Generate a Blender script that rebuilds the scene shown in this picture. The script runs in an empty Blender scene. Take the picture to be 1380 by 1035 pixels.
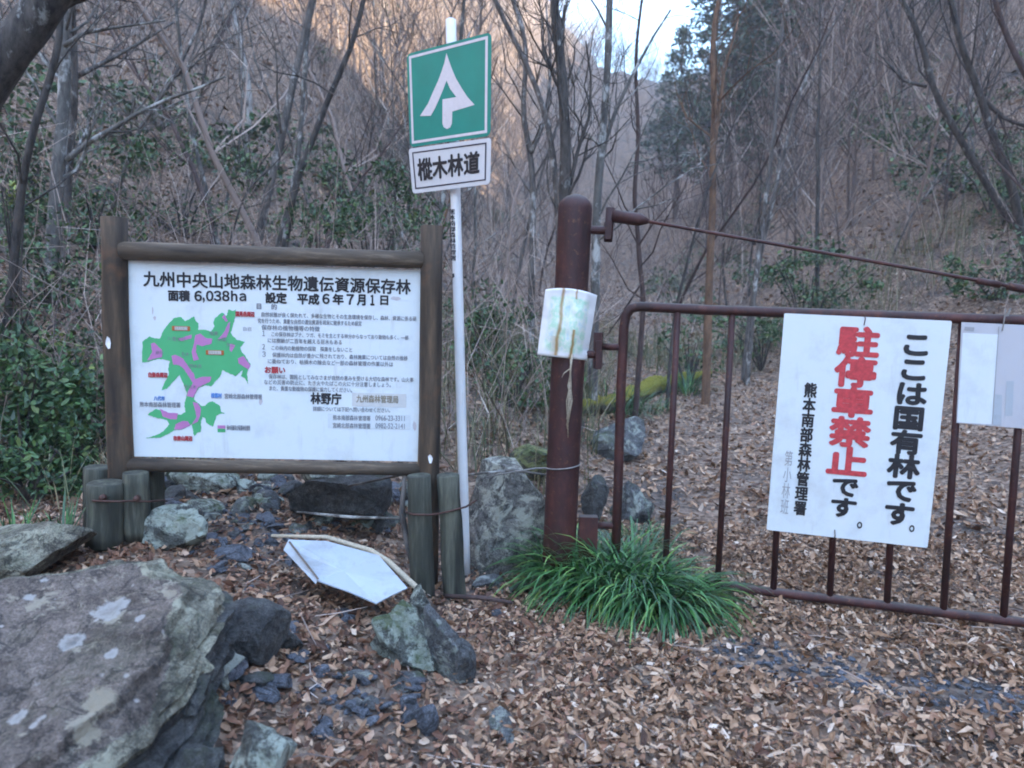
import bpy, bmesh, math, random
import numpy as np
from mathutils import Vector, Matrix, noise as mnoise
from mathutils.geometry import tessellate_polygon
sc = bpy.context.scene
COL = sc.collection
R = math.radians

# ------------------------------------------------------------------ camera
F = 1000.0; CX, CY = 690.0, 517.5
CAM_Z = 1.40
cam_d = bpy.data.cameras.new('camera')
cam_d.sensor_width = 36.0; cam_d.lens = 36.0 * F / 1380.0
cam_d.clip_start = 0.05; cam_d.clip_end = 1000.0
cam = bpy.data.objects.new('camera', cam_d); COL.objects.link(cam)
PITCH, ROLL = R(5.8), R(1.5)
ROT = Matrix.Rotation(R(90) - PITCH, 3, 'X') @ Matrix.Rotation(ROLL, 3, 'Z')
cam.matrix_world = Matrix.Translation((0, 0, CAM_Z)) @ ROT.to_4x4()
cam_d.dof.use_dof = True; cam_d.dof.focus_distance = 3.8; cam_d.dof.aperture_fstop = 2.6
sc.camera = cam
# ------------------------------------------------------------------ sky, sun, exposure
SUN_EL, SUN_AZ = R(37.3), R(117)          # azimuth clockwise from +Y
w = bpy.data.worlds.new("World"); sc.world = w; w.use_nodes = True
nt = w.node_tree
sky = nt.nodes.new('ShaderNodeTexSky'); sky.sky_type = 'NISHITA'; sky.sun_disc = False
sky.sun_elevation = SUN_EL; sky.sun_rotation = SUN_AZ; sky.altitude = 0; sky.dust_density = 0; sky.air_density = 1.5; sky.ozone_density = 4.6
nt.links.new(sky.outputs[0], nt.nodes['Background'].inputs[0])
nt.nodes['Background'].inputs[1].default_value = 0.15
sun_d = bpy.data.lights.new('sun', 'SUN'); sun_d.energy = 3.8; sun_d.angle = R(0.5); sun_d.color = (1, .84, .62)
sun = bpy.data.objects.new('sun', sun_d); COL.objects.link(sun)
SUNV = Vector((math.cos(SUN_EL) * math.sin(SUN_AZ), math.cos(SUN_EL) * math.cos(SUN_AZ), math.sin(SUN_EL)))
sun.rotation_euler = SUNV.to_track_quat('Z', 'Y').to_euler()
sc.view_settings.view_transform = 'Standard'; sc.view_settings.look = 'None'
sc.view_settings.exposure = 3.0; sc.view_settings.gamma = 1
sc.cycles.filter_width = 1.9
sc.cycles.max_bounces = 5; sc.cycles.diffuse_bounces = 3; sc.cycles.transparent_max_bounces = 4
sc.cycles.caustics_reflective = False; sc.cycles.caustics_refractive = False

# ------------------------------------------------------------------ photo pixel -> world
def ray(u, v):
    return (ROT @ Vector(((u - CX) / F, -(v - CY) / F, -1.0)))
def at(u, v, Y):
    d = ray(u, v); return Vector((0, 0, CAM_Z)) + d * (Y / d.y)
def on_plane(u, v, p0, n):
    d = ray(u, v); c = Vector((0, 0, CAM_Z)); return c + d * ((p0 - c).dot(n) / d.dot(n))

# ------------------------------------------------------------------ terrain
TH = [-180, -120, -90, -60, -40, -25, -16, -12, -6, -2, 2, 5, 8, 10.5, 14, 18, 24, 32, 60, 90, 120, 150, 180]
TE = [.15, .45, .75, .80, .80, .72, .66, .62, .50, .43, .38, .335, .305, .285, .29, .36, .55, .76, .86, .86, .8, .5, .15]
T0 = [30, 10, 7, 6.5, 6.5, 7.5, 8.5, 9.5, 12, 13, 14, 14.5, 15, 15, 14.5, 13.8, 12.6, 11, 8, 7, 9, 16, 30]
T1 = [170, 60, 50, 45, 48, 55, 62, 72, 110, 135, 150, 155, 155, 150, 120, 95, 80, 75, 70, 70, 70, 90, 170]
def sstep(a, b, x):
    t = np.clip((x - a) / (b - a), 0, 1); return t * t * (3 - 2 * t)
def wob(x, y):
    return (np.sin(x * 1.7 + 1.3 * np.sin(y * .9)) * np.cos(y * 1.3 + .7 * np.sin(x * 1.1)) +
            .5 * np.sin(x * 3.9 + y * 2.3 + 1) * np.cos(y * 4.1 - x * 1.1) + .25 * np.sin(x * 9.1 - y * 7.7) * np.cos(y * 8.3 + x * 5.9))
def H(x, y):
    x = np.asarray(x, float); y = np.asarray(y, float)
    r = np.hypot(x, y); th = np.degrees(np.arctan2(x, y))
    E = np.interp(th, TH, TE); r0 = np.interp(th, TH, T0); r1 = np.interp(th, TH, T1)
    t = np.clip((r - r0) / (r1 - r0), 0, 1)
    g = t * (2 - t)
    hill = E * r * g
    hill = hill * (1 + .10 * wob(x * .045, y * .045) + .03 * wob(x * .2 + 3, y * .2))
    road = .045 * np.maximum(y - 4.2, 0) * (1 - sstep(14, 25, r)) + .45 * sstep(14, 25, r)
    bank = (.30 * sstep(.15, -1.7, x) + .14 * sstep(-.5, -1.5, x) * sstep(3.2, 1.8, y)) * sstep(-1.5, .5, y) + .18 * sstep(.9, -.6, x) * sstep(4.2, 6.5, y)
    shoulder = .35 * sstep(3.6, 5.2, x - .12 * (y - 4))
    sm = np.where(r < 16, .022, .06) * wob(x * 1.2, y * 1.2)
    bank = bank + .36 * sstep(.75, .1, x - .15 * (y - 4.8)) * sstep(5.0, 7.4, y) * (1 - sstep(14, 22, r))
    return road + bank + shoulder + hill + sm - .1
def Hf(x, y): return float(H(x, y))
def ground_hit(u, v, lift=0.0):
    d = ray(u, v); s = .6; c = Vector((0, 0, CAM_Z))
    while s < 170:
        p = c + d * s
        if p.z - lift <= Hf(p.x, p.y): break
        s *= 1.012
    return p

# ------------------------------------------------------------------ mesh helpers
def link_mesh(name, me, mat=None, parent=None, smooth=False):
    o = bpy.data.objects.new(name, me); COL.objects.link(o)
    if mat is not None:
        for m in (mat if isinstance(mat, (list, tuple)) else [mat]): me.materials.append(m)
    if parent is not None: o.parent = parent
    if len(me.polygons):
        me.polygons.foreach_set('use_smooth', np.full(len(me.polygons), bool(smooth)))
    return o
def np_mesh(name, V, Fc, mat_index=None):
    """V (n,3), Fc (m,k) one polygon size, or a list of such arrays"""
    if not isinstance(Fc, list): Fc = [Fc]
    me = bpy.data.meshes.new(name)
    V = np.asarray(V, np.float32)
    loops = np.concatenate([f.ravel() for f in Fc]).astype(np.int32)
    tot = np.concatenate([np.full(len(f), f.shape[1]) for f in Fc]).astype(np.int32)
    st = np.concatenate([[0], np.cumsum(tot)[:-1]]).astype(np.int32)
    me.vertices.add(len(V)); me.vertices.foreach_set('co', V.ravel())
    me.loops.add(len(loops)); me.loops.foreach_set('vertex_index', loops)
    me.polygons.add(len(tot)); me.polygons.foreach_set('loop_start', st)
    try: me.polygons.foreach_set('loop_total', tot)
    except Exception: pass
    if mat_index is not None: me.polygons.foreach_set('material_index', np.asarray(mat_index, np.int32))
    me.update(calc_edges=True); me.validate()
    return me
class MB:
    """collects quads and triangles"""
    def __init__(s): s.V = []; s.Q = []; s.T = []; s.n = 0
    def add(s, V, Q=None, T=None):
        V = np.asarray(V, float).reshape(-1, 3)
        if Q is not None and len(Q): s.Q.append(np.asarray(Q, int).reshape(-1, 4) + s.n)
        if T is not None and len(T): s.T.append(np.asarray(T, int).reshape(-1, 3) + s.n)
        s.V.append(V); s.n += len(V); return s
    def tube(s, P, rad, k=6, caps=True, jit=None):
        P = np.asarray([tuple(p) for p in P], float); n = len(P)
        rad = np.broadcast_to(np.asarray(rad, float), (n,))
        T = np.gradient(P, axis=0); T /= np.linalg.norm(T, axis=1)[:, None] + 1e-12
        m = T.mean(0); ref = np.eye(3)[np.argmin(np.abs(m))]
        A = np.cross(T, ref); A /= np.linalg.norm(A, axis=1)[:, None] + 1e-12
        B = np.cross(T, A)
        a = np.arange(k) * 2 * math.pi / k
        rr = rad[:, None] * np.ones((1, k))
        if jit is not None: rr = rr * (1 + jit[0] * (jit[1].rand(n, k) - .5))
        V = P[:, None] + rr[..., None] * (np.cos(a)[None, :, None] * A[:, None] + np.sin(a)[None, :, None] * B[:, None])
        i = np.arange(n - 1)[:, None] * k; j = np.arange(k)[None, :]; j2 = (j + 1) % k
        Q = np.stack([i + j, i + j2, i + k + j2, i + k + j], -1).reshape(-1, 4)
        V = V.reshape(-1, 3); Tt = []
        if caps:
            V = np.vstack([V, P[0], P[-1]]); c0 = n * k
            for q in range(k):
                Tt.append((c0, (q + 1) % k, q)); Tt.append((c0 + 1, (n - 1) * k + q, (n - 1) * k + (q + 1) % k))
        return s.add(V, Q, Tt)
    def box(s, c, ex, ey, ez):
        c, ex, ey, ez = [np.array(tuple(q), float) for q in (c, ex, ey, ez)]
        V = [c + a * ex + b * ey + d * ez for a in (-1, 1) for b in (-1, 1) for d in (-1, 1)]
        return s.add(V, [(0, 1, 3, 2), (4, 6, 7, 5), (0, 4, 5, 1), (2, 3, 7, 6), (0, 2, 6, 4), (1, 5, 7, 3)])
    def build(s, name, mat, parent=None, smooth=False):
        V = np.concatenate(s.V) if s.V else np.zeros((0, 3))
        Fs = ([np.concatenate(s.Q)] if s.Q else []) + ([np.concatenate(s.T)] if s.T else [])
        return link_mesh(name, np_mesh(name, V, Fs), mat, parent, smooth)
    def arrays(s):
        return (np.concatenate(s.V), np.concatenate(s.Q) if s.Q else np.zeros((0, 4), int), np.concatenate(s.T) if s.T else np.zeros((0, 3), int))
def tag(o, label, cat, group=None, kind=None):
    if label: o['label'] = label
    if cat: o['category'] = cat
    if group: o['group'] = group
    if kind: o['kind'] = kind
    return o
def thing(name, loc, label, cat, group=None):
    o = bpy.data.objects.new(name, None); COL.objects.link(o); o.empty_display_size = .1
    o.location = loc; tag(o, label, cat, group); return o
def adopt(root):
    """parts were modelled in world space: move the root's offset into the children"""
    off = Matrix.Translation(root.location).inverted()
    for ch in list(root.children):
        ch.data.transform(off)
        for g in ch.children:
            g.data.transform(off)

# ------------------------------------------------------------------ materials
class NB:
    def __init__(s, name):
        s.m = bpy.data.materials.new(name); s.m.use_nodes = True; s.t = s.m.node_tree
        s.b = s.t.nodes['Principled BSDF']; s.b.inputs['Roughness'].default_value = .8
        s.co = s.t.nodes.new('ShaderNodeTexCoord'); s.geo = s.t.nodes.new('ShaderNodeNewGeometry')
    def L(s, a, b): s.t.links.new(a, b)
    def noise(s, scale, detail=4, rough=.6, vec=None, dist=0, stretch=None):
        n = s.t.nodes.new('ShaderNodeTexNoise'); n.inputs['Scale'].default_value = scale
        n.inputs['Detail'].default_value = detail; n.inputs['Roughness'].default_value = rough; n.inputs['Distortion'].default_value = dist
        v = vec or s.geo.outputs['Position']
        if stretch:
            mp = s.t.nodes.new('ShaderNodeMapping'); mp.inputs['Scale'].default_value = stretch; s.L(v, mp.inputs[0]); v = mp.outputs[0]
        s.L(v, n.inputs['Vector']); return n.outputs['Fac']
    def voro(s, scale, feature='F1', out='Distance', vec=None, rnd=1):
        n = s.t.nodes.new('ShaderNodeTexVoronoi'); n.feature = feature; n.inputs['Scale'].default_value = scale
        n.inputs['Randomness'].default_value = rnd
        s.L(vec or s.geo.outputs['Position'], n.inputs['Vector']); return n.outputs[out]
    def ramp(s, fac, stops, interp='LINEAR'):
        n = s.t.nodes.new('ShaderNodeValToRGB'); cr = n.color_ramp; cr.interpolation = interp
        while len(cr.elements) < len(stops): cr.elements.new(.5)
        for e, (p, c) in zip(cr.elements, stops):
            e.position = p; e.color = (c, c, c, 1) if isinstance(c, (int, float)) else (*c, 1)
        s.L(fac, n.inputs[0]); return n.outputs[0]
    def mix(s, fac, a, b, mode='MIX'):
        n = s.t.nodes.new('ShaderNodeMix'); n.data_type = 'RGBA'; n.blend_type = mode
        for val, sock in ((fac, n.inputs[0]), (a, n.inputs[6]), (b, n.inputs[7])):
            if isinstance(val, (int, float)): sock.default_value = val
            elif isinstance(val, tuple): sock.default_value = (*val, 1)
            else: s.L(val, sock)
        return n.outputs[2]
    def math(s, op, a, b=0.0):
        n = s.t.nodes.new('ShaderNodeMath'); n.operation = op
        for val, sock in ((a, n.inputs[0]), (b, n.inputs[1])):
            if isinstance(val, (int, float)): sock.default_value = val
            else: s.L(val, sock)
        return n.outputs[0]
    def sep(s, vec):
        n = s.t.nodes.new('ShaderNodeSeparateXYZ'); s.L(vec, n.inputs[0]); return n.outputs
    def color(s, c):
        if isinstance(c, tuple): s.b.inputs['Base Color'].default_value = (*c, 1)
        else: s.L(c, s.b.inputs['Base Color'])
        return s
    def rough(s, r):
        if isinstance(r, (int, float)): s.b.inputs['Roughness'].default_value = r
        else: s.L(r, s.b.inputs['Roughness'])
        return s
    def bump(s, h, strength=.5, dist=.01):
        n = s.t.nodes.new('ShaderNodeBump'); n.inputs['Strength'].default_value = strength; n.inputs['Distance'].default_value = dist
        s.L(h, n.inputs['Height']); s.L(n.outputs[0], s.b.inputs['Normal']); return s
    def island(s): return s.geo.outputs['Random Per Island']

M = {}
def plain(name, c, rough=.8, var=.25, scale=40, bump=.0):
    nb = NB(name); d = tuple(x * (1 - var) for x in c); l = tuple(min(1, x * (1 + var)) for x in c)
    n = nb.noise(scale, 5); nb.color(nb.ramp(n, [(.3, d), (.7, l)])).rough(rough)
    if bump: nb.bump(n, bump, .004)
    M[name] = nb.m; return nb.m
# ground: leaf mould, small stones
nb = NB('ground')
n1 = nb.noise(1.3, 6); v1 = nb.voro(26, out='Color'); n2 = nb.noise(60, 4)
leafc = nb.ramp(nb.sep(v1)[0], [(0, (.062, .04, .028)), (.35, (.165, .108, .074)), (.7, (.28, .19, .134)), (1, (.4, .3, .22))])
soil = nb.ramp(n2, [(.3, (.022, .02, .02)), (.7, (.09, .08, .075))])
nb.color(nb.mix(nb.ramp(n1, [(.3, 0.0), (.5, .9)]), soil, leafc)).rough(.95)
nb.bump(nb.math('ADD', nb.voro(26), n2), .8, .02); M['ground'] = nb.m
# leaves
def leafmat(name, stops, tr=.15):
    nb = NB(name)
    c = nb.ramp(nb.island(), stops)
    c = nb.mix(nb.ramp(nb.noise(55, 3), [(.35, 0.0), (.75, .6)]), c, nb.mix(1.0, c, (.55, .45, .4), 'MULTIPLY'))
    nb.color(c).rough(.75); M[name] = nb.m; return nb.m
leafmat('leaf_pale', [(0, (.055, .029, .016)), (.2, (.17, .092, .05)), (.45, (.32, .192, .112)), (.72, (.46, .3, .19)), (.94, (.55, .4, .28)), (1, (.66, .55, .45))])
leafmat('leaf_red', [(0, (.05, .026, .018)), (.25, (.13, .06, .036)), (.6, (.24, .12, .07)), (.85, (.35, .2, .125)), (1, (.5, .35, .25))])
def greenmat(name, stops, rough=.5):
    nb = NB(name); c = nb.ramp(nb.island(), stops); nb.color(c).rough(rough); M[name] = nb.m
greenmat('leaf_evergreen', [(0, (.015, .042, .016)), (.5, (.036, .092, .03)), (.85, (.07, .15, .045)), (1, (.15, .2, .06))], .45)
greenmat('leaf_fresh', [(0, (.07, .12, .03)), (.6, (.16, .22, .04)), (1, (.25, .3, .06))])
greenmat('blade', [(0, (.01, .044, .013)), (.5, (.025, .1, .024)), (.85, (.055, .18, .04)), (1, (.17, .27, .06))], .4)
greenmat('grass', [(0, (.05, .075, .03)), (.4, (.1, .12, .05)), (.7, (.2, .18, .1)), (1, (.32, .28, .18))], .7)
greenmat('needle', [(0, (.014, .034, .022)), (.5, (.03, .07, .04)), (1, (.07, .12, .06))], .6)
# bark kinds
def bark(name, dark, light, patch=None, sc_=9, amt=.62, isl=True):
    nb = NB(name)
    n = nb.noise(sc_ * 1.8, 7, .72, stretch=(1, 1, .28)); c = nb.ramp(n, [(.36, dark), (.66, light)])
    if patch:
        c = nb.mix(nb.ramp(nb.noise(5.5, 5, .7, stretch=(1, 1, .6)), [(amt - .04, 0.0), (amt + .04, 1.0)]), c, patch)
    if isl: c = nb.mix(.5, c, nb.mix(1.0, c, nb.ramp(nb.island(), [(0, .45), (1, 1.3)]), 'MULTIPLY'))
    nb.color(c).rough(.9); nb.bump(n, .6, .01); M[name] = nb.m
bark('bark_dark', (.012, .01, .01), (.1, .088, .078), (.26, .27, .26), amt=.64)
bark('bark_grey', (.035, .031, .029), (.19, .17, .155), (.4, .39, .37), amt=.6)
bark('bark_pale', (.2, .19, .18), (.5, .49, .47), (.08, .075, .07), amt=.66)
bark('bark_mottled', (.06, .056, .052), (.17, .16, .145), (.42, .42, .4), amt=.56)
bark('bark_orange', (.08, .045, .028), (.24, .14, .085), (.1, .075, .06), amt=.68)
bark('bark_brown', (.035, .022, .02), (.1, .062, .054), None)
# woodland that reads as one mass: every tube its own tone
def twigmat(name, stops):
    nb = NB(name); nb.color(nb.ramp(nb.island(), stops)).rough(.9); M[name] = nb.m
twigmat('twig', [(0, (.065, .046, .041)), (.35, (.18, .134, .115)), (.75, (.32, .245, .206)), (.93, (.46, .37, .315)), (1, (.66, .58, .52))])
twigmat('twig_far', [(0, (.07, .052, .043)), (.5, (.19, .142, .115)), (.85, (.3, .23, .185)), (1, (.44, .36, .29))])
# timber of the board
nb = NB('timber_dark')
n = nb.noise(14, 6, .65, stretch=(1, 1, .12)); c = nb.ramp(n, [(.3, (.018, .013, .01)), (.5, (.062, .043, .028)), (.7, (.17, .11, .064))])
c = nb.mix(nb.ramp(nb.noise(6, 4), [(.56, 0.0), (.7, .6)]), c, (.15, .068, .03)); nb.color(c).rough(.85); nb.bump(n, .5, .006); M['timber_dark'] = nb.m
nb = NB('timber_rail')
n = nb.noise(14, 6, .65, stretch=(.12, 1, 1)); c = nb.ramp(n, [(.3, (.024, .018, .014)), (.53, (.09, .067, .047)), (.7, (.24, .185, .13))]); nb.color(c).rough(.85); nb.bump(n, .5, .006); M['timber_rail'] = nb.m
nb = NB('stake')
n = nb.noise(18, 6, .65, stretch=(1, 1, .1)); c = nb.ramp(n, [(.28, (.012, .013, .01)), (.5, (.05, .053, .04)), (.74, (.16, .16, .118))])
c = nb.mix(nb.ramp(nb.noise(7, 4), [(.6, 0.0), (.75, .6)]), c, (.06, .08, .04)); nb.color(c).rough(.9); nb.bump(n, .5, .006); M['stake'] = nb.m
# white painted sheet, a little grimy
def sheet(name, base, dirt, amt=.3, rough=.35):
    nb = NB(name); n = nb.noise(5, 6, .7); n2 = nb.noise(22, 4, .6, stretch=(1, 1, .15))
    c = nb.mix(nb.ramp(n, [(.5, 0.0), (.8, amt)]), base, dirt); c = nb.mix(nb.ramp(n2, [(.6, 0.0), (.85, amt)]), c, dirt)
    nb.color(c).rough(rough); M[name] = nb.m
sheet('white_panel', (.7, .765, .79), (.4, .42, .4), .5)
sheet('white_sign', (.68, .75, .78), (.38, .4, .4), .5)
sheet('white_metal', (.4, .45, .5), (.2, .19, .17), .8)
sheet('grey_sheet', (.5, .51, .55), (.36, .36, .4), .5)
sheet('plate_grey', (.62, .62, .63), (.4, .4, .4), .3)
sheet('pole_white', (.76, .77, .78), (.4, .38, .34), .3, .3)
plain('ink', (.012, .012, .016), .6, .1); plain('ink_soft', (.2, .21, .24), .6, .1); plain('ink_faint', (.33, .34, .36), .6, .1)
plain('ink_red', (.42, .035, .045), .6, .15); plain('ink_red_worn', (.52, .05, .06), .6, .25, 60); plain('ink_blue', (.1, .25, .6), .6, .1); plain('ink_tan', (.28, .25, .19), .6, .1)
plain('map_green', (.07, .42, .17), .5, .06, 8); plain('map_purple', (.5, .19, .43), .5, .06, 8); plain('label_orange', (.42, .1, .02), .5, .1)
plain('label_orange_dull', (.13, .1, .08), .9, .6, 120); plain('patch_grey', (.6, .61, .6), .6, .06); plain('patch_pale', (.63, .69, .72), .6, .05); plain('smudge', (.55, .52, .54), .7, .1)
plain('sign_green', (.004, .235, .185), .35, .08, 6); plain('sign_white', (.66, .62, .64), .4, .06); plain('frame_dark', (.02, .02, .04), .5, .1)
# rusty paint
nb = NB('rust_paint')
n = nb.noise(7, 7, .75, stretch=(1, 1, .35)); n2 = nb.noise(38, 6, .75); c = nb.ramp(n, [(.32, (.015, .0045, .005)), (.52, (.045, .0115, .0115)), (.72, (.105, .03, .02))])
c = nb.mix(nb.ramp(n2, [(.58, 0.0), (.66, .8)]), c, (.14, .058, .026)); c = nb.mix(nb.ramp(nb.noise(2.5, 5, .7), [(.55, 0.0), (.7, .5)]), c, (.02, .012, .012))
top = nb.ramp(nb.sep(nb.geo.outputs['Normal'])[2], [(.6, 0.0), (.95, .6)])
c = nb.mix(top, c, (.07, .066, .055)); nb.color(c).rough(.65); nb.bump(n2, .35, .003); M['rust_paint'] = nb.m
plain('rust_wire', (.07, .03, .022), .7, .3); plain('wire_grey', (.22, .21, .2), .6, .3); plain('rope', (.42, .36, .27), .9, .3, 120); plain('dark_gap', (.015, .013, .013), .9)
plain('paper_white', (.82, .82, .83), .6, .04)
# rocks
def rockmat(name, dark, light, lichen=None, lamt=.62, moss=0, strat=None, lsc=7.0, spots=None):
    nb = NB(name); n = nb.noise(7, 8, .7); n2 = nb.noise(45, 5, .7)
    c = nb.ramp(n, [(.33, dark), (.66, light)])
    c = nb.mix(.45, c, nb.mix(1.0, c, nb.ramp(n2, [(.32, .12), (.7, 2.2)]), 'MULTIPLY'))
    n3 = nb.noise(170, 4, .7); c = nb.mix(.55, c, nb.mix(1.0, c, nb.ramp(n3, [(.36, .2), (.64, 1.9)]), 'MULTIPLY'))
    cr = nb.math('ABSOLUTE', nb.math('SUBTRACT', nb.noise(4.5, 6, .6, dist=.6), .5)); c = nb.mix(nb.ramp(cr, [(0, .8), (.022, 0.0)]), c, (.018, .018, .018))
    if lichen:
        a = nb.noise(lsc, 7, .75, dist=.4); c = nb.mix(nb.ramp(a, [(lamt - .03, 0.0), (lamt + .03, .9)]), c, lichen)
    if spots:
        v = nb.voro(spots[0], 'SMOOTH_F1'); vv = nb.math('ADD', v, nb.math('MULTIPLY', nb.noise(30, 4), .25))
        c = nb.mix(nb.ramp(vv, [(spots[1], .85), (spots[1] + .05, 0.0)]), c, spots[2])
    if moss:
        mm = nb.math('MULTIPLY', nb.ramp(nb.noise(5, 6, .7), [(.5, 0.0), (.62, 1.0)]), nb.ramp(nb.sep(nb.geo.outputs['Normal'])[2], [(.1, 0.0), (.6, moss)]))
        c = nb.mix(mm, c, nb.ramp(nb.noise(70, 3), [(.3, (.015, .03, .006)), (.75, (.08, .11, .02))]))
    h = nb.math('ADD', nb.math('ADD', n, nb.math('MULTIPLY', n2, .5)), nb.math('MULTIPLY', n3, .22)); nb.color(c).rough(.9); nb.bump(h, 1.0, .04); M[name] = nb.m
rockmat('rock_slab', (.07, .055, .046), (.235, .195, .168), (.4, .36, .28), .585, .2, lsc=9, spots=(13, .2, (.5, .47, .44)))
def lichen_patches(m, pts):
    t = m.node_tree; b = t.nodes['Principled BSDF']; geo = t.nodes.new('ShaderNodeNewGeometry'); nz = t.nodes.new('ShaderNodeTexNoise'); nz.inputs['Scale'].default_value = 26; nz.inputs['Detail'].default_value = 6; nz.inputs['Roughness'].default_value = .75; t.links.new(geo.outputs['Position'], nz.inputs['Vector'])
    for p, rad, col, core in pts:
        src = b.inputs['Base Color'].links[0].from_socket
        d = t.nodes.new('ShaderNodeVectorMath'); d.operation = 'DISTANCE'; t.links.new(geo.outputs['Position'], d.inputs[0]); d.inputs[1].default_value = p
        q = t.nodes.new('ShaderNodeMath'); q.operation = 'MULTIPLY_ADD'; t.links.new(nz.outputs['Fac'], q.inputs[0]); q.inputs[1].default_value = rad * 1.9; t.links.new(d.outputs['Value'], q.inputs[2])
        r = t.nodes.new('ShaderNodeValToRGB'); cr = r.color_ramp; mr = t.nodes.new('ShaderNodeMath'); mr.operation = 'DIVIDE'; mr.inputs[1].default_value = rad * 3; t.links.new(q.outputs[0], mr.inputs[0]); t.links.new(mr.outputs[0], r.inputs[0])
        cr.elements[0].position = .38; cr.elements[0].color = (core,) * 3 + (1,); cr.elements[1].position = .66; cr.elements[1].color = (0, 0, 0, 1); e = cr.elements.new(.58); e.color = (.95,) * 3 + (1,)
        mx = t.nodes.new('ShaderNodeMix'); mx.data_type = 'RGBA'; t.links.new(r.outputs[0], mx.inputs[0]); t.links.new(src, mx.inputs[6]); mx.inputs[7].default_value = (*col, 1); t.links.new(mx.outputs[2], b.inputs['Base Color'])
rockmat('rock_rim', (.06, .056, .042), (.3, .285, .215), (.42, .41, .31), .55, .3)
rockmat('rock_grey', (.05, .052, .055), (.15, .155, .155), (.33, .36, .31), .56, .6, spots=(9, .2, (.34, .36, .33)))
rockmat('rock_lichen', (.045, .05, .045), (.15, .16, .14), (.42, .47, .4), .49, .9, lsc=10)
rockmat('rock_block', (.05, .05, .048), (.25, .24, .215), (.48, .48, .4), .53, .5, lsc=9)
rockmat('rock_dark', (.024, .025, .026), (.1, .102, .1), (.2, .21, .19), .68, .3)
rockmat('slate', (.045, .05, .062), (.15, .165, .195), (.2, .21, .21), .66, 0)
rockmat('rock_mossy', (.03, .03, .022), (.1, .095, .07), (.22, .24, .1), .5, 1.0)
# yellow moss on the log
nb = NB('moss_log'); up = nb.ramp(nb.sep(nb.geo.outputs['Normal'])[2], [(-.05, 0.0), (.35, 1.0)])
mo = nb.ramp(nb.noise(45, 5, .7), [(.3, (.12, .12, .012)), (.7, (.46, .42, .05))]); nb.color(nb.mix(up, nb.ramp(nb.noise(20, 5), [(.3, (.03, .025, .02)), (.7, (.1, .08, .06))]), mo)).rough(1); nb.bump(nb.math('ADD', nb.noise(40, 6, .8), nb.noise(9, 4)), 1, .06); M['moss_log'] = nb.m
# map notice on the post: faded print, rust runs (uv)
nb = NB('map_notice'); uv = nb.co.outputs['UV']; s_ = nb.sep(uv)
pr = nb.ramp(nb.noise(5, 4, .6, vec=uv), [(.3, (.42, .6, .66)), (.46, (.7, .74, .66)), (.58, (.42, .66, .5)), (.68, (.7, .72, .62)), (.78, (.5, .48, .66))])
bx_ = nb.ramp(nb.math('ABSOLUTE', nb.math('SUBTRACT', s_[0], .5)), [(.36, 1.0), (.40, 0.0)]); by_ = nb.ramp(nb.math('ABSOLUTE', nb.math('SUBTRACT', s_[1], .48)), [(.38, 1.0), (.42, 0.0)])
c = nb.mix(nb.math('MULTIPLY', bx_, by_), (.78, .79, .79), pr)
wv = nb.math('MULTIPLY', nb.math('SUBTRACT', nb.noise(3, 3, .5, vec=uv), .5), .12)
def run(c, x, wd, y0, y1, amt):
    d = nb.math('ABSOLUTE', nb.math('SUBTRACT', nb.math('ADD', s_[0], wv), x)); f = nb.ramp(d, [(wd * .25, amt), (wd, 0.0)])
    g = nb.math('MULTIPLY', nb.math('GREATER_THAN', s_[1], y0), nb.math('LESS_THAN', s_[1], y1))
    return nb.mix(nb.math('MULTIPLY', f, g), c, (.33, .19, .05))
c = run(c, .36, .05, .02, 1.0, .85); c = run(c, .66, .045, .0, .42, .95); c = run(c, .62, .03, .86, 1.0, .8); c = run(c, .33, .13, .02, .3, .35)
nb.color(c).rough(.35); M['map_notice'] = nb.m

# ------------------------------------------------------------------ ground sheet
def build_ground():
    ang = np.radians(np.concatenate([np.linspace(-180, -50, 40)[:-1], np.linspace(-50, 50, 260), np.linspace(50, 180, 41)[1:-1]]))
    rad = np.concatenate([[.25], np.geomspace(.5, 20, 170), np.geomspace(20.6, 175, 90)])
    na, nr = len(ang), len(rad)
    X = rad[:, None] * np.sin(ang)[None]; Y = rad[:, None] * np.cos(ang)[None]; Z = H(X, Y)
    V = np.stack([X, Y, Z], -1).reshape(-1, 3); V = np.vstack([V, [0, 0, Hf(0, 0)]])
    i = np.arange(nr - 1)[:, None] * na; j = np.arange(na)[None]; j2 = (j + 1) % na
    Q = np.stack([i + j, i + na + j, i + na + j2, i + j2], -1).reshape(-1, 4)
    T = np.array([(len(V) - 1, k, (k + 1) % na) for k in range(na)])
    o = link_mesh('ground', np_mesh('ground', V, [Q, T]), M['ground'], None, True)
    tag(o, 'leaf covered forest road and the wooded slopes rising round it', 'ground', kind='structure')
build_ground()

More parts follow.
